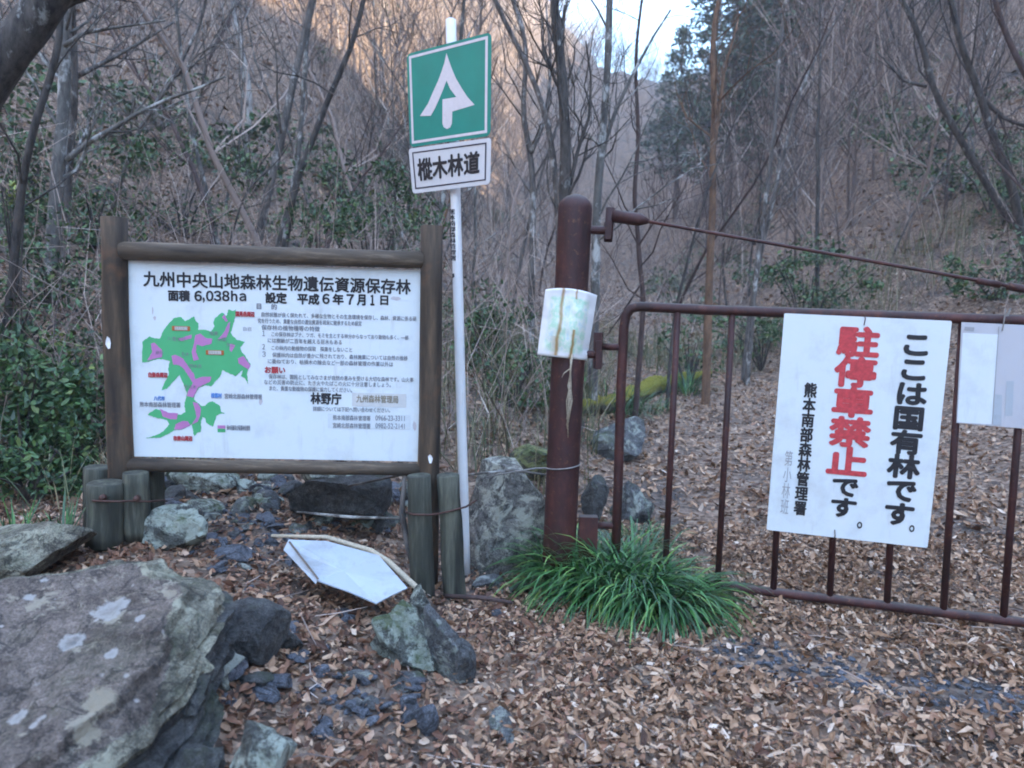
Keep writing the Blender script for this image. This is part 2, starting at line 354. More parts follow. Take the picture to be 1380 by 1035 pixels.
# ------------------------------------------------------------------ sheets with writing
def homog(src, dst):
    A = []; 
    for (x, y), (X, Y) in zip(src, dst):
        A += [[x, y, 1, 0, 0, 0, -X * x, -X * y], [0, 0, 0, x, y, 1, -Y * x, -Y * y]]
    h = np.linalg.solve(np.array(A, float), np.array(dst, float).ravel()); return np.append(h, 1).reshape(3, 3)
class Panel:
    """a flat sheet whose corners TL TR BR BL are real points; px names where on it a mark sits"""
    def __init__(s, px, depths):
        s.c = [np.array(at(u, v, d)) for (u, v), d in zip(px, depths)]
        s.Hm = homog(px, [(0, 0), (1, 0), (1, 1), (0, 1)])
        n = np.cross(s.c[1] - s.c[0], s.c[3] - s.c[0]); n /= np.linalg.norm(n)
        if n[1] > 0: n = -n
        s.n = n; s.w = np.linalg.norm(s.c[1] - s.c[0]); s.h = np.linalg.norm(s.c[3] - s.c[0])
    def st(s, u, v):
        q = s.Hm @ np.array([u, v, 1.0]); return q[:2] / q[2]
    def P(s, a, b, off=0.0):
        a = np.asarray(a)[..., None]; b = np.asarray(b)[..., None]; c = s.c
        return (1 - a) * (1 - b) * c[0] + a * (1 - b) * c[1] + a * b * c[2] + (1 - a) * b * c[3] + np.asarray(off)[..., None] * s.n
    def slab(s, mb, th, r=.0, grow=0.0):
        pts = []
        if r:
            for (x, y, a0) in ((r / s.w, r / s.h, 180), (1 - r / s.w, r / s.h, 270), (1 - r / s.w, 1 - r / s.h, 0), (r / s.w, 1 - r / s.h, 90)):
                for k in range(6):
                    a = R(a0 + 18 * k); pts.append((x + r / s.w * math.cos(a), y + r / s.h * math.sin(a)))
        else: pts = [(0, 0), (1, 0), (1, 1), (0, 1)]
        n = len(pts); A = np.array([p[0] for p in pts]); B = np.array([p[1] for p in pts])
        V = np.vstack([s.P(A, B, np.zeros(n)), s.P(A, B, np.full(n, -th)), s.P(np.array([.5]), np.array([.5]), np.zeros(1)), s.P(np.array([.5]), np.array([.5]), np.full(1, -th))])
        Q = [(k, (k + 1) % n, n + (k + 1) % n, n + k) for k in range(n)]
        T = [(2 * n, (k + 1) % n, k) for k in range(n)] + [(2 * n + 1, n + k, n + (k + 1) % n) for k in range(n)]
        mb.add(V, Q, T); return mb
    def poly(s, mb, pts, off, scale=None):
        """pts in photo pixels"""
        q = [s.st(*p) for p in pts]
        tri = tessellate_polygon([[Vector((a, b, 0)) for a, b in q]])
        mb.add(s.P(np.array([a for a, b in q]), np.array([b for a, b in q]), np.full(len(q), off)), None, tri); return mb
    def rect(s, mb, u0, v0, u1, v1, off):
        (a, b), (c, d) = s.st(u0, v0), s.st(u1, v1)
        mb.add(s.P(np.array([a, c, c, a]), np.array([b, b, d, d]), np.full(4, off)), [(0, 1, 2, 3)]); return mb
    def ring(s, mb, a0, b0, a1, b1, tx, ty, off):
        for (x0, y0, x1, y1) in ((a0, b0, a1, b0 + ty), (a0, b1 - ty, a1, b1), (a0, b0 + ty, a0 + tx, b1 - ty), (a1 - tx, b0 + ty, a1, b1 - ty)):
            mb.add(s.P(np.array([x0, x1, x1, x0]), np.array([y0, y0, y1, y1]), np.full(4, off)), [(0, 1, 2, 3)])
        return mb
_tc = {}
def glyphs(txt):
    if txt in _tc: return _tc[txt]
    c = bpy.data.curves.new('lettering', 'FONT'); c.body = txt; c.size = 1; c.resolution_u = 3
    o = bpy.data.objects.new('lettering', c); COL.objects.link(o)
    dg = bpy.context.evaluated_depsgraph_get(); dg.update()
    me = bpy.data.meshes.new_from_object(o.evaluated_get(dg))
    V = np.array([v.co[:2] for v in me.vertices]) if len(me.vertices) else np.zeros((0, 2))
    T = []
    for p in me.polygons:
        q = list(p.vertices)
        T += [(q[0], q[k], q[k + 1]) for k in range(1, len(q) - 1)]
    bpy.data.objects.remove(o); bpy.data.curves.remove(c); bpy.data.meshes.remove(me)
    _tc[txt] = (V, T); return V, T
def write_st(pn, mb, txt, a0, b0, a1, b1, off=.002, bold=0.0, em=None):
    """fit the text's box to the (a,b) rectangle of the panel; bold is a fraction of its height"""
    V, T = glyphs(txt)
    if not len(V): return
    lo, hi = (V.min(0), V.max(0)) if em is None else (np.array(em[:2]), np.array(em[2:]))
    x = (V[:, 0] - lo[0]) / (hi[0] - lo[0]); y = 1 - (V[:, 1] - lo[1]) / (hi[1] - lo[1])
    hh = (b1 - b0) * pn.h * bold
    sh = [(0, 0)] if not bold else [(0, 0), (1, 0), (-1, 0), (0, 1), (0, -1), (.7, .7), (-.7, .7), (.7, -.7), (-.7, -.7)]
    for k, (dx, dy) in enumerate(sh):
        a = a0 + x * (a1 - a0) + dx * hh / pn.w; b = b0 + y * (b1 - b0) + dy * hh / pn.h
        mb.add(pn.P(a, b, np.full(len(a), off + .00012 * k)), None, T)
def write(pn, mb, txt, u0, v0, u1, v1, **kw):
    (a0, b0), (a1, b1) = pn.st(u0, v0), pn.st(u1, v1); write_st(pn, mb, txt, a0, b0, a1, b1, **kw)
def wl(pn, mb, txt, u0, v0, u1, v1, **kw):
    """v0 and v1 both read at the line's left end; the line runs level on the panel"""
    (a0, b0), (_, b1) = pn.st(u0, v0), pn.st(u0, v1); lo, hi = a0, 1.0
    a1 = pn.st(u1, v0 + (u1 - u0) * .025)[0]; write_st(pn, mb, txt, a0, b0, a1, b1, **kw)
EM = (0.03, -.12, 1.03, .86)   # the square body of one full-width character
def column(pn, mb, txt, a, b0, b1, wd, bold=0.0, off=.002):
    st = (b1 - b0) / len(txt)
    for k, ch in enumerate(txt):
        write_st(pn, mb, ch, a - wd / 2, b0 + k * st, a + wd / 2, b0 + (k + 1) * st, off=off, bold=bold, em=EM)

# ------------------------------------------------------------------ information board
def log(mb, p, q, r0, r1, seed=0, k=14, n=7):
    rs = np.random.RandomState(seed); p, q = np.array(p), np.array(q)
    t = np.linspace(0, 1, n)[:, None]; P = p + (q - p) * t + (rs.rand(n, 3) - .5) * r0 * .08
    rr = (r0 + (r1 - r0) * t[:, 0]); P = np.vstack([P[0] - (q - p) * .0005, P, P[-1] + (q - p) * .0005])
    rr = np.concatenate([[r0 * .86], rr, [r1 * .86]])
    return mb.tube(P, rr, k, True, (.07, rs))
YL, YR = 3.62, 3.78
def ragged(P, amp, step):
    rs = np.random.RandomState(len(P)); out = []
    for (x0, y0), (x1, y1) in zip(P, P[1:] + P[:1]):
        L = math.hypot(x1 - x0, y1 - y0); k = max(1, int(L / step))
        for q in range(k): t = q / k; j = amp * (rs.rand() - .5) if q else 0; out.append((x0 + (x1 - x0) * t - (y1 - y0) / L * j, y0 + (y1 - y0) * t + (x1 - x0) / L * j))
    return out
def info_board():
    bp = at(368, 640, 3.7); root = thing('information_board', (bp.x, bp.y, Hf(bp.x, bp.y)), 'large white notice board with a green and purple map in a dark log frame', 'notice board')
    pn = Panel([(170, 351), (568, 364), (565, 622), (177, 615)], [YL, YR, YR, YL])
    # posts reach the ground between the stakes
    for k, (a, b, Y, r) in enumerate((((153, 293), (165, 690), YL - .01, .062), ((582, 305), (576, 790), YR - .01, .058))):
        mb = MB(); log(mb, at(*b, Y), at(*a, Y), r, r * .97, 10 + k); po = mb.build('post', M['timber_dark'], root, True)
        s = MB(); pu, pv, sz = ((146, 462, 6), (580, 618, 6))[k]
        pc = at(pu, pv, Y - r - .006)
        rs = np.random.RandomState(k)
        pts = [np.array(pc) + np.array([math.cos(q) * .013 * (.6 + .8 * rs.rand()), -.004 * rs.rand(), math.sin(q) * .024 * (.6 + .8 * rs.rand())]) for q in np.arange(7) * .9]
        s.add(pts + [np.array(pc) + np.array([0, .004, 0])], None, [(7, q, (q + 1) % 7) for q in range(7)]); s.build('paper_scrap', M['paper_white'], po)
    for k, (a, b, r) in enumerate((((163, 338), (571, 351), .045), ((168, 626), (566, 633), .034))):
        mb = MB(); log(mb, at(a[0], a[1], YL - .02), at(b[0], b[1], YR - .02), r, r * .95, 20 + k); mb.build('crossbeam', M['timber_rail'], root, True)
    pan = pn.slab(MB(), .018).build('panel', M['white_panel'], root)
    L = lambda name, m, fn: fn().build(name, M[m], pan)
    def lettering(name, m, *ws):
        mb = MB()
        for wq in ws: wl(pn, mb, *wq[:5], **(wq[5] if len(wq) > 5 else {}))
        return mb.build(name, M[m], pan)
    lettering('title_lettering', 'ink', ('九州中央山地森林生物遺伝資源保存林', 193, 365.5, 553, 385.5, dict(bold=.03)))
    B = dict(bold=.05)
    lettering('area_lettering', 'ink', ('面積', 226, 391, 254, 405, B), *[(ch, u, 392 + (9 if ch == ',' else 3.3 if ch == 'ａ' else 0), u + wd, 405.2 + (2.5 if ch == ',' else 0), B) for ch, u, wd in (('６', 261, 9), (',', 272, 2.2), ('０', 276.5, 9), ('３', 287, 9), ('８', 298, 9), ('ｈ', 310, 7.5), ('ａ', 321, 8.5))])
    lettering('date_lettering', 'ink', ('設定', 356, 394, 384, 408, B)); lettering('date_lettering', 'ink', ('平成', 399, 395.5, 428, 409.5, B), ('６', 433, 396, 442, 409, B), ('年', 447, 396, 461, 410, B), ('７', 466, 396.7, 475, 410, B), ('月', 480, 397, 491, 411, B), ('１', 498.5, 397.7, 503, 411, B), ('日', 512, 398.5, 522, 410.5, B))
    lettering('agency_lettering', 'ink', ('林野庁', 417, 529, 458, 544, dict(bold=.04)))
    mb = MB()
    def line(t, u0, v, u1, hh=6.6): wl(pn, mb, t, u0, v - hh / 2, u1, v + hh / 2, bold=.012)
    write(pn, mb, '目', 344, 409, 350, 416.5, bold=.03); write(pn, mb, '的', 364, 409.5, 371, 417, bold=.03)
    for t, u0, v, u1 in (
        ('自然状態が良く保たれて、多様な生物とその生息環境を保存し、森林、資源に係る研', 350.5, 423.5, 561),
        ('究を行うため、貴重な自然の遺伝資源を将来に継承するため設定', 345.5, 432, 486), ('保存林の植物種等の特徴', 350.5, 441, 429),
        ('１', 351.5, 449, 355), ('この保存林はブナ、ツガ、モミを主とする林分からなっており動物も多く、一部', 364, 450, 550),
        ('には樹齢が二百年を超える巨木もある', 359, 458.5, 459), ('２', 351.5, 467, 355), ('この林内の動植物の採取　採集をしないこと', 364, 468.5, 473),
        ('３', 351.5, 477, 356), ('保護林内は自然が豊かに残されており、森林施業については自然の推移', 365, 478, 549), ('に委ねており、枯損木の除去など一部の森林管理の作業以外は', 359, 486.5, 529),
        ('保存林は、国民としてみなさまが自然の恵みを受ける大切な森林です。山火事', 360, 507, 557),
        ('などの災害の防止に、たき火やたばこの火に十分注意しましょう。', 354, 514.5, 526), ('また、貴重な動植物の保護に協力してください。', 361, 523, 473),
        ('詳細については下記へ問い合わせください。', 420, 550.5, 525), ('熊本南部森林管理署', 447, 562.5, 498), ('0966-23-3311', 505, 563, 545), ('宮崎北部森林管理署', 447, 573, 498), ('0982-52-2141', 505, 573.5, 545),
        ('熊本南部森林管理署', 188, 544.5, 242), ('宮崎北部森林管理署', 301, 533.5, 351), ('緑の回廊及び保護林位置図', 304, 576, 335)):
        line(t, u0, v, u1, 7 if len(t) < 13 else 6.4)
    for t, u, v in (('八代', 225, 456), ('泉村', 209, 475), ('五木', 243, 477), ('椎葉', 281, 449), ('山都', 292, 457), ('水上', 303, 464), ('五家荘', 232, 457), ('西米良', 254, 493), ('多良木', 247, 521), ('白岩', 326, 443)):
        write(pn, mb, t, u, v - 3, u + 7 * len(t) * .8, v + 3, off=.0042)
    mb.build('body_lettering', M['ink_soft'], pan)
    lettering('request_lettering', 'ink_red', ('お願い', 355, 494, 382, 502.5, dict(bold=.05)))
    for u, v, s in ((316, 422.5, '国見岳'), (200, 504.5, '白髪岳'), (233, 590, '市房山')):
        lettering('red_lettering', 'ink_red', (s + '周辺', u, v - 3, u + 25, v + 3.4, dict(bold=.06, off=.0042)))
    lettering('blue_lettering', 'ink_blue', ('八代市', 207, 533.5, 221, 539.5, B)); lettering('blue_lettering', 'ink_blue', ('椎葉村', 283, 529.5, 297, 536, B))
    pn.rect(MB(), 473, 529, 547, 549, .0012).build('cover_strip', M['patch_grey'], pan); pn.rect(MB(), 440, 557, 553, 579, .0012).build('cover_strip', M['patch_pale'], pan)
    lettering('tan_lettering', 'ink_tan', ('九州森林管理局', 479, 532, 536, 542, dict(bold=.03)))
    z2 = lambda P: [(170 + x / 6.9, 340 + y / 6.9) for x, y in P]; z4 = lambda P: [(170 + x / 6.09, 450 + y / 6.09) for x, y in P]
    G = z2([(150, 830), (215, 780), (262, 800), (310, 800), (340, 730), (365, 690), (400, 650), (440, 610), (500, 600), (540, 640), (580, 620), (620, 595), (640, 640), (665, 660), (660, 720), (720, 720), (780, 735), (810, 690), (800, 650), (810, 620), (845, 585), (880, 560), (920, 590), (940, 530), (980, 545), (1010, 530), (1000, 600), (980, 680), (960, 750), (1010, 810), (1090, 830), (1050, 880), (1065, 930)]) + \
        z4([(960, 170), (1010, 250), (990, 290), (980, 330), (990, 410), (960, 360), (930, 345), (950, 290), (890, 345), (830, 320), (780, 295), (760, 350), (720, 390), (690, 430), (640, 420), (590, 440), (555, 490), (550, 540), (610, 590), (640, 590), (660, 565), (700, 550), (760, 590), (770, 640), (800, 650), (760, 655), (730, 670), (725, 700), (700, 760), (650, 730), (640, 690), (620, 680), (605, 720), (605, 800), (575, 810), (550, 840), (530, 740), (460, 780), (390, 790), (340, 820), (280, 850), (160, 855), (240, 830), (300, 800), (350, 740), (330, 705), (250, 690), (175, 665), (200, 640), (240, 615), (320, 640), (410, 660), (450, 660), (480, 640), (470, 590), (480, 540), (490, 480), (460, 400), (430, 335), (380, 390), (330, 450), (285, 460), (310, 400), (345, 330), (340, 280), (355, 225), (300, 208), (250, 205), (190, 225), (130, 235)])
    G = ragged(G, 1.0, 1.6)
    pn.poly(MB(), G, .0016).build('map_area', M['map_green'], pan)
    mb = MB()
    for P in (z4([(200, 80), (230, 70), (290, 130), (290, 190), (220, 205), (170, 220), (210, 150)]), z4([(365, 180), (400, 170), (460, 200), (500, 260), (550, 330), (560, 370), (620, 350), (690, 350), (680, 390), (580, 440), (545, 520), (490, 510), (500, 470), (540, 400), (470, 290), (430, 255), (380, 250)]),
              z4([(560, 10), (600, -5), (640, 30), (700, 40), (690, 80), (620, 100), (570, 85), (565, 150), (590, 210), (545, 220), (530, 150), (545, 90)]), z4([(905, 200), (950, 180), (1010, 260), (990, 290), (950, 265), (910, 240)]),
              z2([(935, 660), (955, 640), (945, 730), (920, 790), (840, 810), (900, 740)]), z2([(880, 600), (905, 575), (935, 640), (915, 645)]), z4([(840, 80), (885, 90), (870, 120), (855, 150), (838, 130)]), z4([(270, 610), (340, 645), (420, 650), (410, 700), (360, 700), (300, 680)]),
              z4([(540, 555), (580, 565), (605, 610), (600, 670), (580, 720), (530, 745), (570, 680), (555, 610)]), z4([(400, 740), (450, 715), (500, 715), (520, 750), (440, 785), (390, 785)]), z2([(480, 800), (600, 765), (600, 800), (500, 825)])):
        pn.poly(MB(), ragged(P, .7, 2), .0028).build('map_zone', M['map_purple'], pan)
    pn.rect(MB(), 291.5, 573, 302, 577.5, .0016).build('map_legend', M['map_purple'], pan)
    mb = MB(); pn.rect(mb, 291.5, 577.5, 302, 582.5, .0016); mb.build('map_legend', M['map_green'], pan)
    for u, v in ((243, 442.5), (288, 475)):
        lb = pn.rect(MB(), u - 12, v - 3.4, u + 12, v + 3.4, .0036).build('map_label', M['label_orange'], pan); pn.rect(MB(), u - 8.5, v - 2.6, u + 8.5, v + 2.6, .0042).build('map_label_plate', M['patch_grey'], pan)
        lettering('map_label_lettering', 'ink_tan', ('国見岳周辺', u - 8, v - 2.2, u + 8, v + 2.2, dict(off=.0048)))
    for (u0, v0, u1, v1) in ((525, 399, 540, 405), (346, 536, 352, 546), (204, 412, 206, 424), (206, 425, 210, 432), (556, 566, 561, 582)):
        rs = np.random.RandomState(int(u0)); P = [((u0 + u1) / 2 + (u1 - u0) / 2 * math.cos(a) * (.6 + .6 * rs.rand()), (v0 + v1) / 2 + (v1 - v0) / 2 * math.sin(a) * (.6 + .6 * rs.rand())) for a in np.arange(0, 6.2, .7)]
        pn.poly(MB(), P, .0011).build('stain', M['smudge'], pan)
    # stakes bolted round the feet of the posts
    for k, (u, v0, v1, Y, r) in enumerate(((142, 650, 722, YL - .17, .088), (133, 630, 715, YL + .1, .075), (184, 637, 712, YL - .12, .064), (210, 632, 700, YL + .08, .045), (566, 641, 800, YR - .16, .065), (607, 640, 806, YR - .1, .062))):
        du = (0, 0, 2, 0, 4, 7)[k]
        a, b = at(u - du * .5, v0, Y), at(u + du, v1 + 14, Y); mb = MB(); log(mb, b, a, r * .95, r * .92, 40 + k); st = mb.build('stake', M['stake'], root, True)
        if k in (0, 2):
            c = at(u - 4 if k == 0 else u, 671 if k == 0 else 672, Y - r); mm = MB(); mm.tube([c + Vector((0, .01, 0)), c + Vector((0, -.012, 0))], [.017, .012], 8); mm.build('bolt', M['rust_wire'], st, True)
    for Pp in ([at(118, 674, YL - .2), at(128, 675, YL - .27), at(160, 676, YL - .27), at(176, 675, YL - .2), at(200, 676, YL - .17), at(222, 674, YL - .02)], [at(548, 690, YR - .15), at(555, 693, YR - .232), at(578, 694, YR - .232), at(592, 692, YR - .17), at(606, 689, YR - .17), at(628, 683, YR - .12), at(642, 674, YR - .05)]):
        mb = MB(); mb.tube(Pp, .005, 6); mb.build('binding_wire', M['rust_wire'], root, True)
    adopt(root)
info_board()

# ------------------------------------------------------------------ forest road sign
def road_sign():
    Yp = 4.04
    top, base = at(607.5, 27, Yp), at(627, 752, Yp)
    base = base + (base - top) * .05
    root = thing('road_sign', base, 'green sign with white tree mark above a name plate on a white pole', 'road sign')
    n = 12; P = [base + (top - base) * (k / n) for k in range(n + 1)]
    mb = MB(); mb.tube(P + [top + Vector((0, 0, .006))], [.0275] * (n + 1) + [.018], 16); pole = mb.build('pole', M['pole_white'], root, True)
    # sticker with vertical writing, wrapped on the pole's front
    mb = MB()
    for k, ch in enumerate('熊本南部森林管理署'):
        v = 289 + k * 7.8; c = np.array(at(610.0 + (v - 290) * .02, v, Yp - .029)); V, T = glyphs(ch)
        x = (V[:, 0] - EM[0]) - .5; z = (V[:, 1] - EM[1]) / .98
        s = .033
        for q, dx in enumerate((0, .0015, -.0015)):
            ang = (x * s + dx) / .0275 - .05; VV = np.stack([c[0] + np.sin(ang) * .029, c[1] + .029 - .0292 * np.cos(ang) - .0001 * q, c[2] + z * s * .88], -1); mb.add(VV, None, T)
    for k, (v0, v1) in enumerate(((368, 378),)):
        c = np.array(at(611, 372, Yp - .0292)); mb.add([c + (-.007, 0, .012), c + (.004, -.0003, .014), c + (.006, -.0003, -.004), c + (-.004, 0, -.012)], [(0, 1, 2, 3)])
    mb.build('pole_lettering', M['ink'], pole)
    YA, YB = 4.16, 3.80
    g = Panel([(548, 73), (662, 43), (660.5, 183), (552.5, 198.5)], [YA, YB, YB, YA])
    plate = g.slab(MB(), .004, .03).build('sign_plate', M['sign_green'], root)
    mb = MB(); g.ring(mb, .03, .03, .967, .967, .028, .028, .0015); mb.build('border', M['sign_white'], plate)
    Z = [(297, 215), (286, 270), (270, 320), (250, 375), (225, 430), (195, 500), (150, 570), (210, 568), (232, 530), (255, 480), (278, 425), (298, 372), (318, 420), (352, 465), (275, 478), (275, 610), (282, 630), (300, 640), (318, 632), (328, 610), (330, 545), (455, 508), (415, 465), (385, 420), (350, 360), (325, 300), (308, 250)]
    mb = MB(); g.poly(mb, [(530 + x / 4.14, 20 + y / 4.14) for x, y in Z], .0018); mb.build('tree_emblem', M['sign_white'], plate)
    q = Panel([(550.5, 200.5), (661.5, 185.5), (660, 248), (556, 261)], [YA, YB, YB, YA])
    np_ = q.slab(MB(), .004, .02).build('name_plate', M['plate_grey'], root)
    mb = MB(); q.ring(mb, .045, .09, .955, .91, .016, .03, .0015); mb.build('border', M['frame_dark'], np_)
    mb = MB(); a = [q.st(*p) for p in ((562, 216), (648, 236))]
    write_st(q, mb, '樅木林道', .105, .26, .875, .73, bold=.035); mb.build('name_lettering', M['ink'], np_)
    for v in (66, 170, 222):
        mb = MB(); c = np.array(at(610 - .8, v, Yp)); nrm = g.n
        mb.tube([c + np.array((-.034, 0, 0)) , c + np.array((-.02, .03, 0)), c + np.array((.02, .03, 0)), c + np.array((.034, 0, 0))], .006, 6); mb.build('clamp', M['wire_grey'], root, True)
    adopt(root)
road_sign()

# ------------------------------------------------------------------ gate post and gate
YG = 3.95
GP0 = at(836, 600, 3.92); GP1 = at(1366, 650, 3.47)
gd = (GP1 - GP0); gd.z = 0; gd.normalize(); GN = Vector((gd.y, -gd.x, 0)); GN = GN if GN.y < 0 else -GN
def G(u, v, off=0.0): return on_plane(u, v, GP0 + GN * off, GN)
def gate_post():
    a, b = at(776, 262, YG), at(752, 775, YG)
    root = thing('gate_post', b, 'thick rusty brown steel post with rounded cap and hinge brackets', 'gate post')
    ax = (a - b).normalized(); r = .089; n = 10
    P = [b - ax * .1] + [b + (a - b) * (k / n) for k in range(1, n)]; rr = [r] * n
    for k in range(7):
        t = k / 6 * math.pi / 2; P.append(a - ax * .075 + ax * .075 * math.sin(t)); rr.append(max(r * math.cos(t), .004) if k else r)
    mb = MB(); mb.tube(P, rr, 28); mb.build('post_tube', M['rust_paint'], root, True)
    # brackets stepping out to the gate
    def br(us, v, hh, Y, nm='hinge_bracket'):
        mb = MB(); p, q = at(us[0], v, Y), at(us[1], v + 2, Y); mb.tube([p, q], .022, 10); mb.box(q, Vector((.016, 0, 0)), Vector((0, .035, 0)), Vector((0, 0, hh))); return mb.build(nm, M['rust_paint'], root)
    br((780, 819), 309, .045, YG - .01)
    br((780, 806), 476, .075, YG - .015)
    mb = MB(); c = at(792, 722, YG); mb.box(c, Vector((.05, 0, 0)), Vector((0, .03, 0)), Vector((0, 0, .11))); mb.build('hinge_bracket', M['rust_paint'], root)
    # wire round the post foot
    c = at(758, 627, YG); mb = MB(); P = [c + Vector((math.cos(t) * .094, math.sin(t) * .094, .012 * math.cos(t))) for t in np.linspace(-math.pi * 1.02, math.pi * .0, 18)]
    P = [at(655, 643, YG - .02), at(690, 636, YG - .08), at(722, 631, YG - .1)] + P[2:]
    mb.tube(P, .004, 5); mb.build('tie_wire', M['wire_grey'], root, True)
    adopt(root)
gate_post()
def steel_gate():
    root = thing('steel_gate', G(828, 772), 'rusty brown tubular steel barred gate across the leafy road', 'gate')
    rf = .0255
    mb = MB()
    Pc = [G(829, 768), G(833, 650), G(837, 520), G(841, 440), G(843.5, 425), G(850, 416), G(862, 413.2)]
    Pt = [G(950, 417.5), G(1100, 422.5), G(1250, 427.5), G(1380, 432), G(1700, 443.5), G(1900, 450)]
    mb.tube(Pc + Pt, rf, 14); mb.tube([G(1900, 450), G(1890, 902)], rf, 14)
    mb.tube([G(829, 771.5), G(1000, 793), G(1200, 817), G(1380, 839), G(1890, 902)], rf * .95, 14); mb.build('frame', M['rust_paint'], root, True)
    for ut, ub in ((913.5, 896), (987, 967), (1062, 1042), (1138, 1118), (1216, 1195), (1297, 1271), (1383, 1352), (1460, 1436), (1545, 1522), (1635, 1612), (1725, 1706), (1815, 1800)):
        vt, vb = 416 + (ut - 862) * .0345, 771.5 + (ub - 829) * .1228
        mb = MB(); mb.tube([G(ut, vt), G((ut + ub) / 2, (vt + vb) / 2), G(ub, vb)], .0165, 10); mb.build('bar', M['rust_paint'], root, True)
    # hinge arms
    for p, q in ((G(812, 467), G(838, 468)), (G(803, 708), G(832, 708))):
        mb = MB(); mb.tube([p, q], .019, 10); mb.build('hinge_arm', M['rust_paint'], root, True)
    mb = MB(); c = G(806, 472); mb.box(c, gd * .022, GN * .03, Vector((0, 0, .095))); mb.build('hinge_plate', M['rust_paint'], root)
    # brace rod from the post's upper bracket down to the far end
    A, B = G(826, 291), G(1900, 485)
    dd = (B - A)
    mb = MB(); mb.tube([G(823, 280), G(819.5, 326)], [.024, .022], 10); mb.build('pivot_pin', M['rust_paint'], root, True)
    mb = MB(); mb.tube([A, G(862, 296), G(874, 298.5)], [.033, .033, .012], 12); s = mb.build('turnbuckle', M['rust_paint'], root, True)
    rod = [G(868, 297.5), G(1000, 321), G(1180, 353), G(1380, 389), B]
    mb = MB(); mb.tube(rod, .0088, 8); mb.build('brace_rod', M['rust_paint'], root, True)
    mb = MB(); mb.tube([G(1316, 378), G(1348, 384)], .016, 8); mb.tube([G(1358, 385.5), G(1400, 393)], .019, 8); mb.build('rod_sleeve', M['rust_paint'], root, True)
    adopt(root)
steel_gate()
def gate_sign():
    off = .034
    px = [(1057, 422), (1283, 432.5), (1250, 738.5), (1033, 714)]
    W = [G(u, v, off) for u, v in px]
    pn = Panel(px, [p.y for p in W])
    root = thing('warning_sign', (W[3] + W[2]) / 2, 'large white board with red and black vertical writing tied to the gate bars', 'sign')
    pan = pn.slab(MB(), .005, .008).build('panel', M['white_sign'], root)
    mb = MB(); column(pn, mb, 'ここは国有林です', .815, .055, .915, .195, bold=.05); write_st(pn, mb, '。', .88, .905, .91, .935, bold=.03); mb.build('black_lettering', M['ink'], pan); mb = MB()
    column(pn, mb, 'です', .475, .715, .905, .175, bold=.05); write_st(pn, mb, '。', .565, .915, .595, .945, bold=.03)
    mb.build('black_lettering', M['ink'], pan)
    mb = MB(); column(pn, mb, '駐停車禁止', .475, .045, .715, .26, bold=.05); mb.build('red_lettering', M['ink_red_worn'], pan)
    mb = MB(); column(pn, mb, '熊本南部森林管理署', .205, .305, .915, .082, bold=.035); mb.build('small_lettering', M['ink'], pan)
    mb = MB(); column(pn, mb, '第小林班', .105, .62, .92, .055, bold=.0); mb.build('faded_lettering', M['ink_faint'], pan)
    for a, b in ((.49, .0), (.43, 1.0)):
        c = pn.P(np.array([a]), np.array([b]), np.zeros(1))[0]; mb = MB(); s = 1 if b == 0 else -1
        mb.tube([c + (0, -.003, -.04 * s), c + (.003, -.006, -.01 * s), c + (.0, .0, .012 * s), c + (0, .03, .03 * s)], .0022, 5); mb.build('tie_wire', M['rust_wire'], root)
    adopt(root)
gate_sign()
def notice_boards():
    off = .036
    px = [(1296, 434), (1400, 439), (1396, 579), (1289, 570)]
    W = [G(u, v, off) for u, v in px]; pn = Panel(px, [p.y for p in W])
    root = thing('notice_panel', W[3], 'pale sheet metal panel with faded white paper hung on the gate beside the big sign', 'notice')
    pan = pn.slab(MB(), .004).build('panel', M['grey_sheet'], root)
    mb = MB(); pn.poly(mb, [(1297.5, 448), (1344.5, 450), (1336, 572), (1289.5, 569)], .002); mb.build('paper', M['white_sign'], pan)
    mb = MB(); pn.poly(mb, [(1340, 530), (1350, 531), (1349, 573.5), (1337.5, 572.5)], .002); pn.poly(mb, [(1356, 512), (1366, 512), (1364, 560), (1354, 560)], .002); mb.build('paper_strip', M['white_metal'], pan)
    mb = MB(); pn.poly(mb, [(1345.2, 440), (1346.4, 440), (1337.5, 571), (1336.4, 571)], .0026); pn.poly(mb, [(1300, 440), (1313, 441), (1312, 446), (1299, 445)], .002); mb.build('seam', M['ink_faint'], pan)
    c = G(1349, 437, .02); mb = MB(); mb.tube([c + Vector((-.004, -.02, -.03)), c + Vector((0, -.02, .02)), c + Vector((.008, -.01, .055)), c + Vector((.016, .0, .07))], .003, 5)
    mb.add([c + Vector((-.006, -.03, .035)), c + Vector((.012, -.03, .075)), c + Vector((.026, -.028, .078)), c + Vector((.012, -.03, .04))], [(0, 1, 2, 3)]); mb.build('tie', M['wire_grey'], root)
    adopt(root)
notice_boards()
